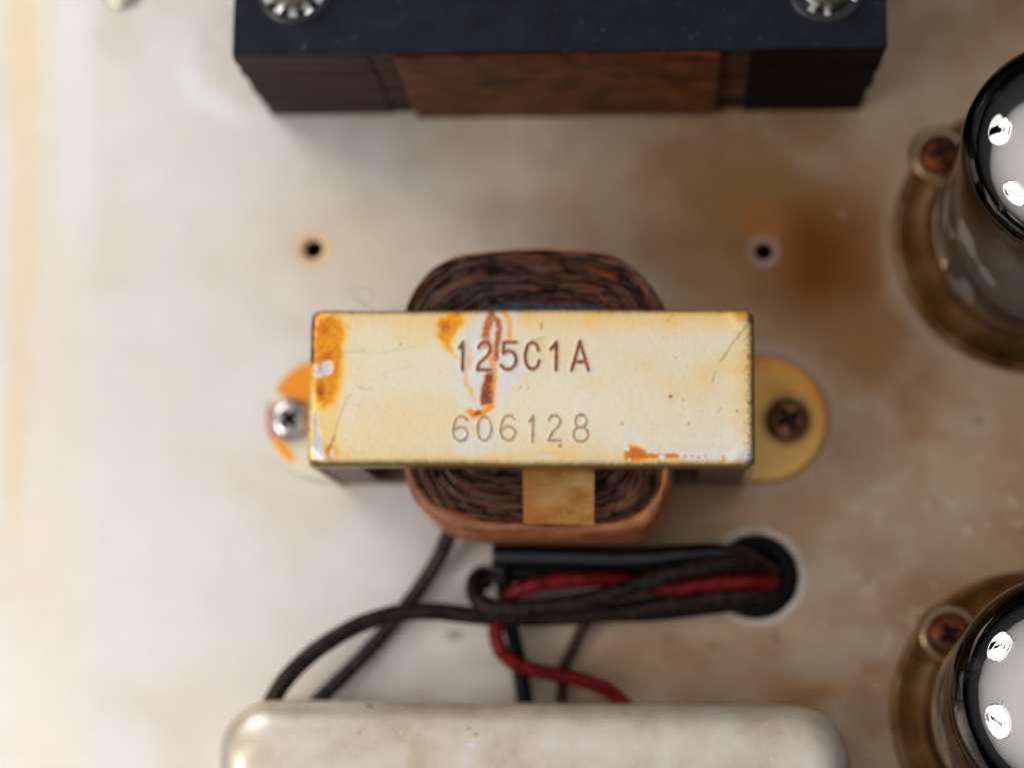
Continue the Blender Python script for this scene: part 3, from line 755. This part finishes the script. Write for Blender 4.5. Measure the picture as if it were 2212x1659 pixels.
def foot(side):
    """rounded mounting ear"""
    if side < 0: c_in = P(700, 905, 0.06); xo = P(574, 905, 0.06).x; xi = XL+0.3
    else: c_in = P(1655, 905, 0.06); xo = P(1786, 905, 0.06).x; xi = XR-0.3
    R_ = 0.775; yc = c_in.y
    xc = xo-side*R_
    nr = 46; na = 120
    rr = np.linspace(0, 1, nr); aa = np.linspace(0, 2*PI, na, endpoint=False)
    A, Rr = np.meshgrid(aa, rr, indexing='ij')
    bx = np.cos(A); by = np.sin(A)
    # D shape: round outside, square inside
    k = np.where(bx*side > 0, 1.0, 1/np.maximum(np.abs(bx), np.abs(by)))
    X = xc+bx*R_*Rr*k; Y = yc+by*R_*Rr*k
    Zt = 0.075+0*X
    edge = sm(0.97, 1.0, Rr)
    Zt = Zt-edge*0.05
    px, py = project(X, Y, Zt)
    w1 = (N1.f(px/22, py/22, 3)-0.5)*16; w2 = (N2.f(px/22, py/22, 3)-0.5)*16
    if side < 0:
        c = np.ones(X.shape+(3,))*lin((228, 222, 198))
        dq = sd_poly(px+w1*0.6, py+w2*0.6, [(592, 832), (640, 785), (700, 760), (720, 890), (650, 885), (622, 868), (606, 848)])
        c = mix(c, lin((240, 150, 12)), sm(6, -4, dq)); c = mix(c, lin((224, 120, 30)), np.exp(-((dq+3)/6)**2)*0.5)
        ring_ = sm(9, 2, d_poly(px, py, [(583, 870), (578, 905), (588, 945), (612, 975)]))
        c = mix(c, lin((204, 84, 10)), ring_)
        c = mix(c, lin((255, 160, 0)), sm(17, 6, d_poly(px, py, [(600, 955), (626, 988)])))
    else:
        c = np.ones(X.shape+(3,))*lin((230, 178, 94))
        c = mix(c, lin((214, 134, 14)), sm(0.55, 1.0, Rr)*sm(980, 840, py)*0.95)
        c = mix(c, lin((200, 146, 44)), sm(1.1, 0.3, ell(px+w1, py+w2, 1680, 840, 50, 34))*0.7)
        c = mix(c, lin((190, 132, 60)), sm(0.93, 1.0, Rr)*0.6)
        c = mix(c, lin((120, 90, 40)), np.exp(-((np.hypot(px-1700, py-905)-52)/9)**2)*0.5)
    V = np.stack([X, Y, Zt], -1).reshape(-1, 3)
    o = child(np_mesh('mounting_foot', V, grid_faces(na, nr, True), mfoot.m, colors=c*0.95))
    sk = np.stack([X[:, -1], Y[:, -1]], -1)
    return o
foot(-1); foot(1)
s = phillips('screw', 630, 908, 0.08, 0.27, steel_s.m, None, 0.75, 0.55); child(s); s['label'] = 'bright steel cross-head screw half hidden by the frame'
s = phillips('screw', 1701, 908, 0.08, 0.27, brass_s.m, None, 0.5, 0.5); child(s); s['label'] = 'dark brass cross-head screw'
for px, w in ((1701, 0.30),):
    pass

# core: E laminations standing on edge, faces toward +y and -y
yf, yb = YB+0.035, YT-0.035
legL = (XL+0.075, P(835, 1040, 0.1).x-0.05); legR = (P(1502, 1040, 0.1).x, XR-0.075)
cuts = np.linspace(yf, yb, 27)
core_parent = None
bm = bmesh.new()
def bm_box(bm, lo, hi):
    v = [bm.verts.new((x, y, z)) for x in (lo[0], hi[0]) for y in (lo[1], hi[1]) for z in (lo[2], hi[2])]
    for f in ((0, 1, 3, 2), (4, 6, 7, 5), (0, 4, 5, 1), (2, 3, 7, 6), (0, 2, 6, 4), (1, 5, 7, 3)): bm.faces.new([v[i] for i in f])
for k in range(26):
    j = random.uniform(-0.006, 0.006); y0, y1 = cuts[k]+0.003, cuts[k+1]-0.003
    for (a0, a1) in (legL, legR): bm_box(bm, (a0, y0, 0.09+j), (a1, y1, ZT-0.09))
    bm_box(bm, (legL[1], y0, ZT-0.45), (legR[0], y1, ZT-0.091)); bm_box(bm, (legL[1], y0, 0.09+j), (legR[0], y1, 0.42))
    bm_box(bm, (-0.55, y0, 0.421), (0.75, y1, ZT-0.451))
o = child(from_bm('core', bm, core_m.m)); o['kind'] = 'stuff'

# coil
ZC = 1.98
outl = [(868, 840), (868, 740), (874, 668), (903, 612), (942, 572), (990, 551), (1062, 541), (1160, 536), (1250, 539), (1328, 553), (1384, 590), (1420, 636), (1440, 680),
        (1448, 760), (1450, 900), (1448, 1000), (1441, 1056), (1418, 1108), (1374, 1138), (1260, 1146), (1150, 1147), (1030, 1144), (958, 1126), (906, 1084), (876, 1024), (868, 930)]
cw = [P(x, y, ZC) for x, y in outl]
ring = catmull([(p.x, p.y, 0) for p in cw], 12, True)
ring = np.array([(v.x, v.y) for v in ring])
RC = np.array([(XL+XR)/2+0.03, (YB+YT)/2])
nA = len(ring)
def winding():
    nr = 220; per = 5
    rg = np.stack([np.interp(np.arange(nA*per)/per, np.arange(nA+1), np.append(ring[:, k], ring[0, k])) for k in (0, 1)], -1)
    nB = len(rg)
    seg = np.hypot(*(np.roll(rg, -1, 0)-rg).T); s_ = np.concatenate([[0], np.cumsum(seg)[:-1]])
    t = np.linspace(0.34, 0.982, nr)
    Sx, T = np.meshgrid(s_, t, indexing='ij')
    dx, dy = rg[:, 0]-RC[0], rg[:, 1]-RC[1]
    sa = (dy/np.hypot(dx, dy))[:, None]+0*T; ca = (dx/np.hypot(dx, dy))[:, None]+0*T
    warp = 0.05*(N1.f(Sx*0.9, T*3, 3)-0.5)+0.012*(N2.f(Sx*4, T*9, 2)-0.5)
    Tw = T+warp
    w_ = sm(0.60, 0.95, np.abs(ca))
    lin_ = ((np.abs(dx[:, None]*T)/1.50)**3.6+(np.abs(dy[:, None]*T)/1.60)**3.6)**(1/3.6)
    Tw = lin_+warp*0.6
    streak = N2.f(Sx*1.9, Tw*66, 4)                     # papers pressed together, breaking into long shreds
    fine = N3.f(Sx*5, Tw*90, 3)
    tone = N4.f(Sx*1.1+9, Tw*40, 3)
    patch = N1.f(Sx*1.2+50, T*5, 3)
    gapd = sm(0.40, 0.30, streak)
    pit = sm(0.62, 0.74, N4.f(Sx*3.0+70, Tw*30, 2))
    X = RC[0]+dx[:, None]*T; Y = RC[1]+dy[:, None]*T
    Z = ZC-0.07+0.065*sm(0.2, 0.5, sa)+0.06*(streak-0.5)+0.02*(fine-0.5)-0.04*gapd-0.05*pit+0.04*(patch-0.5)-0.05*sm(0.80, 0.96, T)*sm(0.0, -1, sa)
    c = np.ones(T.shape+(3,))*lin((98, 56, 38))
    c = mix(c, lin((130, 84, 58)), sm(0.48, 0.72, tone)*0.7); c = mix(c, lin((50, 26, 20)), sm(0.48, 0.30, tone)*0.7)
    c = mix(c, lin((138, 66, 28)), sm(0.54, 0.72, N2.f(Sx*2.4+40, Tw*60, 3))*sm(0.35, 0.6, patch)*0.8)
    c = mix(c, lin((50, 38, 44)), sm(0.48, 0.66, N3.f(Sx*0.8+30, T*4, 3))*sm(0.3, -0.6, ca)*0.8)
    c = mix(c, lin((92, 72, 54)), sm(0.56, 0.70, fine)*0.4)
    c = mix(c, lin((8, 5, 5)), gapd*0.65); c = mix(c, lin((10, 5, 4)), pit*0.6)
    rim = sm(0.80, 0.90, Tw)*sm(-0.2, -0.6, sa)
    c = mix(c, lin((140, 100, 58)), rim*sm(0.50, 0.62, N3.f(Sx*5+7, Tw*40, 3))*0.8)
    c = mix(c, lin((10, 6, 6)), np.exp(-((Tw-0.945)/0.014)**2)*sm(0.35, 0.55, N1.f(Sx*1.1+80, T, 2))*0.9)
    V = np.stack([X, Y, Z], -1).reshape(-1, 3)
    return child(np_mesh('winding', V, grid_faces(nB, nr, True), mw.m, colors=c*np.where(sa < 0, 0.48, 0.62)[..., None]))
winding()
def wrap():
    """kraft paper jacket: thin dark rim behind, thick crumpled tan lip and bulging wall in front"""
    A = np.arange(nA)/nA*2*PI
    dx, dy = ring[:, 0]-RC[0], ring[:, 1]-RC[1]
    sa = dy/np.hypot(dx, dy); ca = dx/np.hypot(dx, dy)
    seg = np.hypot(*(np.roll(ring, -1, 0)-ring).T); s_ = np.concatenate([[0], np.cumsum(seg)[:-1]])
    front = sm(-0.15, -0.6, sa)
    rim = ZC-0.02+0.07*(N1.f(s_*1.5, s_*0, 3)-0.5)-0.05*front
    fold = N2.f(s_*1.7+9, s_*0, 3)
    prof = [(0.90, -0.20), (0.978, -0.06), (0.985, -0.01), (0.991, 0.004), (0.998, -0.02), (1.0, -0.06), (1.004, -0.25), (1.008, -0.5), (1.010, -0.8), (1.008, -1.1), (1.0, -1.4), (0.985, -1.66), (0.9, -1.70)]
    V = np.zeros((nA, len(prof), 3)); C = np.zeros((nA, len(prof), 3))
    for j, (k, dz) in enumerate(prof):
        kk = k+0*s_
        if j <= 3: kk = kk-front*(0.018+0.07*(fold-0.25)+0.03*np.exp(-((ca+0.55)/0.22)**2))*(1 if j < 3 else 0.5)
        if j >= 5: kk = kk+front*0.030*math.sin(min((j-4)/5, 1)*PI/2)
        kk = kk+0.016*(N3.f(s_*3.5, s_*0+j*0.6, 3)-0.5)
        V[:, j, 0] = RC[0]+dx*kk; V[:, j, 1] = RC[1]+dy*kk
        V[:, j, 2] = rim+dz
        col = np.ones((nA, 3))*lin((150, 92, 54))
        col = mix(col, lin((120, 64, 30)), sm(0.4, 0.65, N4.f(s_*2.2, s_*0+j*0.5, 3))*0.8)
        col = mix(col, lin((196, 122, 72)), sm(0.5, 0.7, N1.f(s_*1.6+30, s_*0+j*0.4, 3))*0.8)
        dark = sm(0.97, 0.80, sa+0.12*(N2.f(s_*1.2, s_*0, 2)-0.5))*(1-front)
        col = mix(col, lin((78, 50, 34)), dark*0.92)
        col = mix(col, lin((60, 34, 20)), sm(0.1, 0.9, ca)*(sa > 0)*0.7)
        C[:, j] = col
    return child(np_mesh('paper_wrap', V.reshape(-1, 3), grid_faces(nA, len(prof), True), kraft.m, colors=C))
wrap()
def sheet(name, quad, z0, z1, mat, nu=24, nv=16, arch=0.02, th=0.012):
    """thin paper sheet between four surveyed corners (tl, tr, br, bl)"""
    tl, tr, br, bl = [P(x, y, z) for (x, y), z in zip(quad, (z0, z0, z1, z1))]
    bm = bmesh.new(); g = []
    for i in range(nu+1):
        row = []
        for j in range(nv+1):
            u, v = i/nu, j/nv
            p = (tl*(1-u)+tr*u)*(1-v)+(bl*(1-u)+br*u)*v
            p.z += arch*math.sin(v*PI)+0.008*(float(N1.f(np.array(u*6), np.array(v*4+2), 3))-0.5)*2
            if v > 0.9: p.z -= (v-0.9)*0.35
            p.y += 0.02*(float(N2.f(np.array(u*14), np.array(v*2.)))-0.5)*(v > 0.95)
            row.append(bm.verts.new(p))
        g.append(row)
    for i in range(nu):
        for j in range(nv): bm.faces.new((g[i][j], g[i+1][j], g[i+1][j+1], g[i][j+1]))
    bmesh.ops.solidify(bm, geom=bm.faces[:], thickness=th)
    return from_bm(name, bm, mat, None, True)
_tx = tape_m.n.new('ShaderNodeSeparateXYZ'); tape_m.l.new(tape_m.tc.outputs['Object'], _tx.inputs[0])
_x0 = P(1131, 1050, 2.0).x
_tr = tape_m.n.new('ShaderNodeMapRange'); _tr.inputs[1].default_value = _x0+0.42; _tr.inputs[2].default_value = _x0-0.1
tape_m.l.new(_tx.outputs['X'], _tr.inputs[0])
tape_m.col(tape_m.mixc(_tr.outputs[0], c_, L3(214, 132, 54)))
o = child(sheet('tape', [(1129, 985), (1284, 985), (1283, 1133), (1131, 1130)], ZC+0.06, ZC+0.03, tape_m.m)); o['label'] = 'amber tape tab over the front of the coil'
o = child(sheet('insulation_strip', [(1070, 658), (1300, 660), (1330, 680), (1040, 680)], ZC+0.02, ZC+0.05, blue_m.m, arch=0.0)); o['label'] = 'blue strip at the back edge of the frame'

# ------------------------------------------------------------------ large transformer
ZB = 2.40
bl_, br_ = P(503, 70, ZB), P(1917, 70, ZB)
BX0, BX1 = bl_.x, br_.x
BY0 = P(1200, 112, ZB).y; BY1 = BY0+4.6
bigt = thing('power_transformer', 'large transformer with a blue-black top plate, paper-wrapped laminated core and toothed washers', 'transformer', ((BX0+BX1)/2, (BY0+BY1)/2, 0))
def bchild(o): return to_parent(o, bigt)
# top plate: slightly bowed sheet with bevelled, uneven edge
def big_plate():
    nx, ny = 150, 60
    xs = np.linspace(BX0, BX1, nx); ys = np.linspace(BY0, BY1, ny)
    bm = bmesh.new()
    ol = []
    for x in xs[:-1]: ol.append((x, BY0+0.012*(float(N1.f(np.array(x*1.5), np.array(1.)))-0.5)))
    for y in ys[:-1]: ol.append((BX1+0.012*(float(N1.f(np.array(y*2), np.array(4.)))-0.5), y))
    for x in xs[::-1][:-1]: ol.append((x, BY1))
    for y in ys[::-1][:-1]: ol.append((BX0+0.012*(float(N1.f(np.array(y*2), np.array(7.)))-0.5), y))
    return bchild(prism('top_plate', ol, ZB-0.055, ZB, plate_m.m, None, 0.012))
big_plate()
xs1, xs2 = P(790, 120, ZB).x, P(1625, 120, ZB).x
for (tag_, x0, x1, yo) in (('l', BX0+0.01, xs1, 0.0), ('c', xs1, xs2, 0.022), ('r', xs2, BX1-0.01, 0.0)):
    bm = bmesh.new(); z = 0.01; k = 0
    off = 0.0
    while z < ZB-0.058:
        t = 0.052
        if k % 4 == 0: off = random.uniform(-0.012, 0.012)
        jx = random.uniform(-0.006, 0.006); jy = random.uniform(-0.005, 0.006)+off
        xa = x0+(jx+off if tag_ == 'l' else 0.0); xb = x1+(jx+off*1.5-0.02*(z < 1.5)-0.02*(z < 0.9) if tag_ == 'r' else 0)
        if tag_ == 'l': xa -= 0.035*min(1, (ZB-z)*4)*(z > 0.5)*0.6
        zt = min(z+t-0.013, ZB-0.057)
        bm_box(bm, (xa, BY0+0.002+yo+jy, z), (xb, BY1-0.05, zt))
        z += t; k += 1
    o = bchild(from_bm('lamination_stack', bm, lam_shade.m if tag_ == 'r' else lam_m.m)); o['kind'] = 'stuff'
# kraft wrap over the middle, with a fold near the top
def big_wrap():
    x0, x1 = P(850, 120, ZB).x, P(1559, 120, ZB).x
    nx, nz = 90, 40
    U, Vv = np.meshgrid(np.linspace(0, 1, nx), np.linspace(0, 1, nz), indexing='ij')
    Z = 0.015+Vv*(ZB-0.075-0.015)
    X = x0+(x1-x0)*U+0.012*(N1.f(Vv*6, U*0+2)-0.5)*(U < 0.01)
    Y = BY0-0.014-0.02*np.exp(-((Vv-0.985)/0.03)**2)*0-0.016*sm(0.80, 0.86, Vv)+0.03*(N2.f(U*7, Vv*3, 4)-0.5)-0.05*(1-Vv)
    V = np.stack([X, Y, Z], -1).reshape(-1, 3)
    o = np_mesh('paper_wrap', V, grid_faces(nx, nz), kraft_d.m)
    md = o.modifiers.new('thickness', 'SOLIDIFY'); md.thickness = 0.05; md.offset = -1
    return bchild(o)
kd = kraft_d  # reddish worn band just under the plate
gz = kd.n.new('ShaderNodeSeparateXYZ'); kd.l.new(kd.tc.outputs['Object'], gz.inputs[0])
mr = kd.n.new('ShaderNodeMapRange'); mr.inputs[1].default_value = 1.98; mr.inputs[2].default_value = 2.1
kd.l.new(gz.outputs['Z'], mr.inputs[0])
src = kd.b.inputs['Base Color'].links[0].from_socket
kd.col(kd.mixc(mr.outputs[0], src, kd.ramp(kd.noise(4, 5), [(0.35, L3(64, 30, 14)), (0.65, L3(104, 52, 28))])))
big_wrap()

def big_bolt(px, py, lumpy):
    p = P(px, py, ZB)
    r0 = 0.46
    o = lathe('fibre_washer', [(0.2, 0.0), (0.2, 0.02), (0.40, 0.024), (0.455, 0.018), (0.465, 0.0)], fiber_m.m, None, 64, (p.x, p.y, ZB)); bchild(o)
    # toothed lock washer
    bm = bmesh.new(); k = 12
    R0, R1 = 0.27, 0.395
    for i in range(k):
        a0 = 2*PI*(i+0.5)/k-PI/2+0.26
        w = 0.052*(1 if not lumpy else random.uniform(0.7, 1.1))
        if lumpy and i % 3 == 0: continue
        d = Vector((math.cos(a0), math.sin(a0), 0)); t = Vector((-d.y, d.x, 0))
        tw = random.uniform(-0.012, 0.012)
        pts = []
        for (rr, ww) in ((R0, w*0.72), (R1, w)):
            for sgn in (-1, 1):
                for zz in (0.028, 0.052):
                    pts.append(bm.verts.new(Vector((p.x, p.y, ZB))+d*rr+t*ww*sgn+Vector((0, 0, zz+0.02*(rr == R1)+tw*sgn))))
        for f in ((0, 1, 3, 2), (4, 6, 7, 5), (0, 4, 5, 1), (2, 3, 7, 6), (0, 2, 6, 4), (1, 5, 7, 3)): bm.faces.new([pts[i_] for i_ in f])
    ringv = []
    for i in range(48):
        a0 = 2*PI*i/48
        ringv.append([bm.verts.new((p.x+rr*math.cos(a0), p.y+rr*math.sin(a0), ZB+zz)) for rr, zz in ((0.15, 0.03), (0.30, 0.03), (0.30, 0.056), (0.15, 0.056))])
    for i in range(48):
        a_, b_ = ringv[i], ringv[(i+1) % 48]
        for q in range(4): bm.faces.new((a_[q], b_[q], b_[(q+1) % 4], a_[(q+1) % 4]))
    bmesh.ops.bevel(bm, geom=bm.edges[:], offset=0.006, segments=1, affect='EDGES')
    bchild(from_bm('lock_washer', bm, tooth_m.m, None, False))
    prof = [(0.0, 0.30)]+[(0.295*math.sin(t), 0.06+0.24*math.cos(t)) for t in np.linspace(0.12, PI/2, 14)]+[(0.295, 0.05)]
    o = lathe('bolt_head', prof, zinc.m, None, 48, (p.x, p.y, ZB), wob=0.5 if lumpy else 0.06, seed=px)
    bchild(o)
    return o
b_ = big_bolt(637, -27, False)
b_ = big_bolt(1786, -32, True); b_['label'] = 'rough lumpy bolt head'

# ------------------------------------------------------------------ cream cover at the bottom edge
def cover():
    z1 = 1.75; er = 0.40
    p0 = P(476, 1560, z1-er); p1 = P(1836, 1640, z1-er); yt = P(1100, 1518, z1-er).y; y0 = yt-4.2
    x0, x1 = p0.x, p1.x
    t = thing('cover_can', 'cream painted metal cover with rounded corners along the bottom edge', 'cover', ((x0+x1)/2, (y0+yt)/2, 0))
    cr = 0.62
    # superposed rounded rectangles: walls, then rolled shoulder, then top
    prof = [(0.0, 0.01), (0.0, 0.6), (0.0, z1-er)]
    for a_ in np.linspace(0, PI/2, 14)[1:]: prof.append((er*1.15*(1-math.cos(a_)), z1-er+er*math.sin(a_)))
    for ins in np.linspace(er*1.15+0.12, 1.9, 9): prof.append((ins, z1+0.015*min(1, ins-er)))
    per = 20
    V = []; nseg = None
    for (ins, z) in prof:
        r = max(cr-ins*0.6, 0.16) if ins < 1 else 0.16
        a0x, a1x, a0y, a1y = x0+ins, x1-ins, y0+ins, yt-ins
        ringp = []
        for (cx_, cy_, st_) in ((a1x-r, a1y-r, 0), (a0x+r, a1y-r, 1), (a0x+r, a0y+r, 2), (a1x-r, a0y+r, 3)):
            for q in range(per+1):
                an = st_*PI/2+PI/2*q/per
                ringp.append((cx_+r*math.cos(an), cy_+r*math.sin(an)))
            # intermediate points on the straight run
            pass
        nseg = len(ringp)
        V += [(x, y, z) for x, y in ringp]
    np_ = len(prof)
    Fs = []
    for j in range(np_-1):
        for i in range(nseg):
            Fs.append((j*nseg+i, j*nseg+(i+1) % nseg, (j+1)*nseg+(i+1) % nseg, (j+1)*nseg+i))
    Fs.append(tuple((np_-1)*nseg+i for i in range(nseg)))
    me = bpy.data.meshes.new('cover_shell'); me.from_pydata(V, [], Fs)
    o = link('shell', me, cov.m); to_parent(o, t)
    fl = prism('base_flange', [(x0+0.6, y0+0.6), (x1-0.6, y0+0.6), (x1-0.6, yt-0.4), (x0+0.6, yt-0.4)], 0.004, 0.05, core_d.m); to_parent(fl, t)
cover()

# ------------------------------------------------------------------ grommet and wires
def grommet():
    x, y = h_gro.x, h_gro.y
    prof = [(0.31, -0.16), (0.27, -0.05), (0.28, 0.03), (0.33, 0.075), (0.40, 0.09), (0.47, 0.07), (0.50, 0.02), (0.50, -0.16)]
    o = lathe('grommet', [(a_, b_) for a_, b_ in prof], rubber.m, None, 64, (0, 0, 0)); o.location = (x, y, 0)
    tag(o, 'black rubber grommet ring where the wires enter the chassis', 'grommet')
grommet()
def wire(pts, r, mat, label, name='wire', **kw):
    o = sweep(name, [P(*p) for p in pts], r, mat.m, bump=0.10, seed=len(label), **kw)
    tag(o, label, 'wire'); return o
wire([(985, 1120, .55), (968, 1160, .42), (948, 1205, .30), (915, 1258, .2), (872, 1315, .15), (820, 1378, .14), (762, 1440, .18), (700, 1500, .22), (640, 1560, .25)], .098, grey_w,
     'grey-brown wire coming out from under the coil and slanting down left')
wire([(1690, 1268, -.6), (1672, 1276, .0), (1640, 1284, .27), (1560, 1288, .40), (1450, 1304, .40), (1330, 1322, .40), (1200, 1332, .42), (1080, 1332, .48), (1010, 1328, .52), (940, 1320, .56), (860, 1324, .60), (780, 1347, .66), (700, 1392, .72), (640, 1442, .75), (600, 1492, .72), (566, 1560, .60)], .108, brown_w,
     'thick brown wire arching left from the bundle down to the cream cover')
wire([(1047, 1262, -.5), (1046, 1248, -.1), (1040, 1240, .22), (1026, 1256, .44), (1030, 1290, .60), (1068, 1313, .72), (1160, 1312, .78), (1262, 1298, .82), (1350, 1272, .84), (1440, 1242, .84), (1530, 1220, .76), (1605, 1218, .58), (1655, 1228, .28), (1682, 1238, -.1), (1690, 1245, -.6)], .108, brown_w,
     'brown wire looping out of the small hole and crossing over the red wire')
wire([(1690, 1256, -.6), (1678, 1257, .0), (1655, 1256, .34), (1600, 1256, .50), (1532, 1260, .55), (1456, 1270, .52), (1400, 1266, .50), (1342, 1254, .55), (1260, 1252, .62), (1191, 1256, .66), (1134, 1270, .62), (1093, 1294, .50), (1074, 1334, .46), (1072, 1375, .50), (1088, 1413, .50), (1136, 1442, .46), (1229, 1461, .40), (1286, 1478, .36), (1324, 1498, .32), (1370, 1545, .28)], .09, red_w,
     'red wire running from the grommet through the bundle and bending down to the cover')
o = sweep('sleeve', [P(*p) for p in [(1066, 1200, .60), (1130, 1200, .62), (1250, 1203, .62), (1380, 1206, .60), (1480, 1200, .58), (1560, 1200, .48), (1620, 1214, .30), (1660, 1232, .0), (1670, 1242, -.5)]], .14, sleeve_m.m, None, 20, bump=0.08)
tag(o, 'shiny black sleeve lying along the front of the coil', 'sleeve')
wire([(1074, 1236, .26), (1160, 1234, .28), (1300, 1236, .28), (1430, 1238, .28), (1560, 1240, .26), (1630, 1246, .12), (1650, 1250, -.3)], .13, black_w,
     'black wire in the shadow between the sleeve and the red wire')
wire([(1088, 1196, .42), (1086, 1236, .40), (1090, 1276, .34), (1098, 1330, .26), (1112, 1390, .2), (1124, 1450, .2), (1142, 1560, .25)], .098, black_w,
     'black wire dropping straight down behind the red bend')
wire([(1300, 1310, .30), (1262, 1350, .20), (1240, 1395, .14), (1218, 1445, .12), (1213, 1500, .12), (1216, 1560, .14)], .068, maroon_w,
     'thin dark maroon wire hanging below the bundle')
wire([(1660, 1296, -.4), (1630, 1302, .2), (1540, 1312, .26), (1420, 1326, .26), (1300, 1330, .26), (1190, 1334, .26), (1110, 1330, .28), (1095, 1300, .18)], .085, black_w,
     'black wire along the lower side of the bundle')

# ------------------------------------------------------------------ tubes
def tube_and_socket(bx, by, tx, ty, sx, sy, which):
    B = P(bx, by, 0.15); TP = P(tx, ty, 3.1)
    so = thing('tube_socket', which[0], 'socket', (P(sx, sy, 0).x, P(sx, sy, 0).y, 0), 'tube sockets')
    o = lathe('flange', [(1.02, 0.0), (1.02, 0.10), (1.30, 0.085), (1.34, 0.075), (1.42, 0.075), (1.60, 0.08), (1.66, 0.11), (1.70, 0.10), (1.715, 0.05), (1.715, 0.0)], sock_m.m, None, 96); o.parent = so
    o = lathe('insulator', [(0.4, 0.12), (0.9, 0.14), (1.25, 0.13), (1.26, 0.1)], sdark.m, None, 64); o.parent = so
    o = lathe('collar', [(1.20, 0.08), (1.21, 0.42), (1.235, 0.47), (1.27, 0.46), (1.285, 0.40), (1.29, 0.15), (1.34, 0.09)], bright_m.m, None, 96); o.parent = so
    # screw boss, upper left
    q = P(*which[2], 0.1)
    o = lathe('screw_boss', [(0.0, 0.10), (0.26, 0.085), (0.31, 0.105), (0.35, 0.08), (0.37, 0.03), (0.38, 0.0)], bright_m.m, None, 48); o.parent = so
    o.location = (q.x-so.location.x, q.y-so.location.y, 0.02)
    s_ = phillips('screw', which[2][0], which[2][1], 0.12, 0.25, rust_s.m, None, which[3], 0.5); to_parent(s_, so)
    # tube
    tb = thing('vacuum_tube', which[1], 'tube', (B.x, B.y, 0.15), 'vacuum tubes')
    ax = (TP-B).normalized()
    tb.rotation_euler = ax.to_track_quat('Z', 'Y').to_euler()
    R_ = 1.28; H = 3.80
    def dome(R, h0, hd, k=24, p=2.25):
        out = []
        for t in np.linspace(0, PI/2, k):
            out.append((R*max(math.cos(t), 0)**(2/p), h0+hd*math.sin(t)**(2/p)))
        return out
    outer = [(R_*0.9, 0.05), (R_*0.97, 0.12), (R_, 0.25), (R_, 1.2), (R_, 2.6)]+dome(R_, H-0.75, 0.75)
    outer[-1] = (0.0, H)
    prof = outer
    o = lathe('glass_envelope', prof, glass.m, None, 128); o.parent = tb
    # silvered getter inside the dome: follows the inner wall
    gp = [(r*0.965, z-0.03) for r, z in [(R_, 2.88)]+dome(R_, H-0.75, 0.75, 44)]
    gp[-1] = (0.0, H-0.06)
    o = lathe('getter_mirror', gp, getter.m, None, 128, wob=0.006); o.parent = tb
    o = bevel_box('anode', (-0.5, -0.28, 0.5), (0.5, 0.28, 2.3), anode.m, tb, 0.06, 2)
    for z in (0.42, 2.15):
        o = lathe('mica_disc', [(0.0, z), (0.95, z), (0.96, z+0.02), (0.0, z+0.03)], mica.m, tb, 40)
    o = lathe('glass_base', [(0.0, 0.16), (0.8, 0.16), (1.02, 0.2), (1.05, 0.13), (0.9, 0.06), (0, 0.05)], sdark.m, tb, 48)
tube_and_socket(2250, 532, 2331, 335, 2230, 512,
    ('round metal tube socket with a rusty screw, at the upper right', 'glass vacuum tube with silvered dome at the upper right edge', (2030, 335), 0.3))
tube_and_socket(2258, 1562, 2319, 1505, 2236, 1545,
    ('round metal tube socket with an orange rusty screw, at the lower right', 'glass vacuum tube with silvered dome in the lower right corner', (2052, 1370), 0.6))

# ------------------------------------------------------------------ small things
t = thing('chassis_screw', 'blurred screw head at the top left border of the chassis', 'screw', P(262, -22, 0))
to_parent(phillips('screw_head', 262, -22, 0.0, 0.26, zinc.m, None), t)
o = sweep('hair', [P(*p) for p in [(757, 622, 1.9), (760, 640, 1.95), (775, 652, 2.0), (795, 655, 2.0), (808, 645, 2.0), (803, 628, 2.0), (788, 622, 2.0), (770, 628, 2.05), (780, 655, 2.2), (810, 670, 2.42)]], 0.0022, M('hair_strand', L3(120, 96, 70), 0.4).m, None, 6)
tag(o, 'single fine curled hair behind the back left of the small transformer', 'hair')

# the two studio heads whose reflections show as dark bars in the silvered domes
def flash(pos, label, roll):
    t = thing('studio_light', label, 'lamp', pos, 'studio lamps')
    d = (Vector((0, 0, 0))-Vector(pos)).normalized()
    t.rotation_euler = d.to_track_quat('-Z', 'Y').to_euler()
    blackm = bpy.data.materials.get('lamp_black') or M('lamp_black', L3(14, 14, 16), 0.6).m
    h = bevel_box('lamp_head', (-1.5, -4.6, -1.9), (1.5, 4.6, -0.7), blackm, t, 0.1, 2); h.rotation_euler = (0, 0, roll)
    s_ = sweep('lamp_arm', [(0, 0, -1.5), (-3, 3.5, -1.2), (-6.6, 6.6, -0.4)], 0.16, blackm, t, 8, 4)
    rm = lathe('reflector_rim', [(6.5, -0.2), (6.7, -0.2), (6.7, 0.3), (6.5, 0.3)], blackm, t, 48)
flash(L1P, 'round lamp with dark bar, the upper reflection in the silvered domes', 0.5)
flash(L2P, 'round lamp with dark bar, the lower reflection in the silvered domes', -0.6)
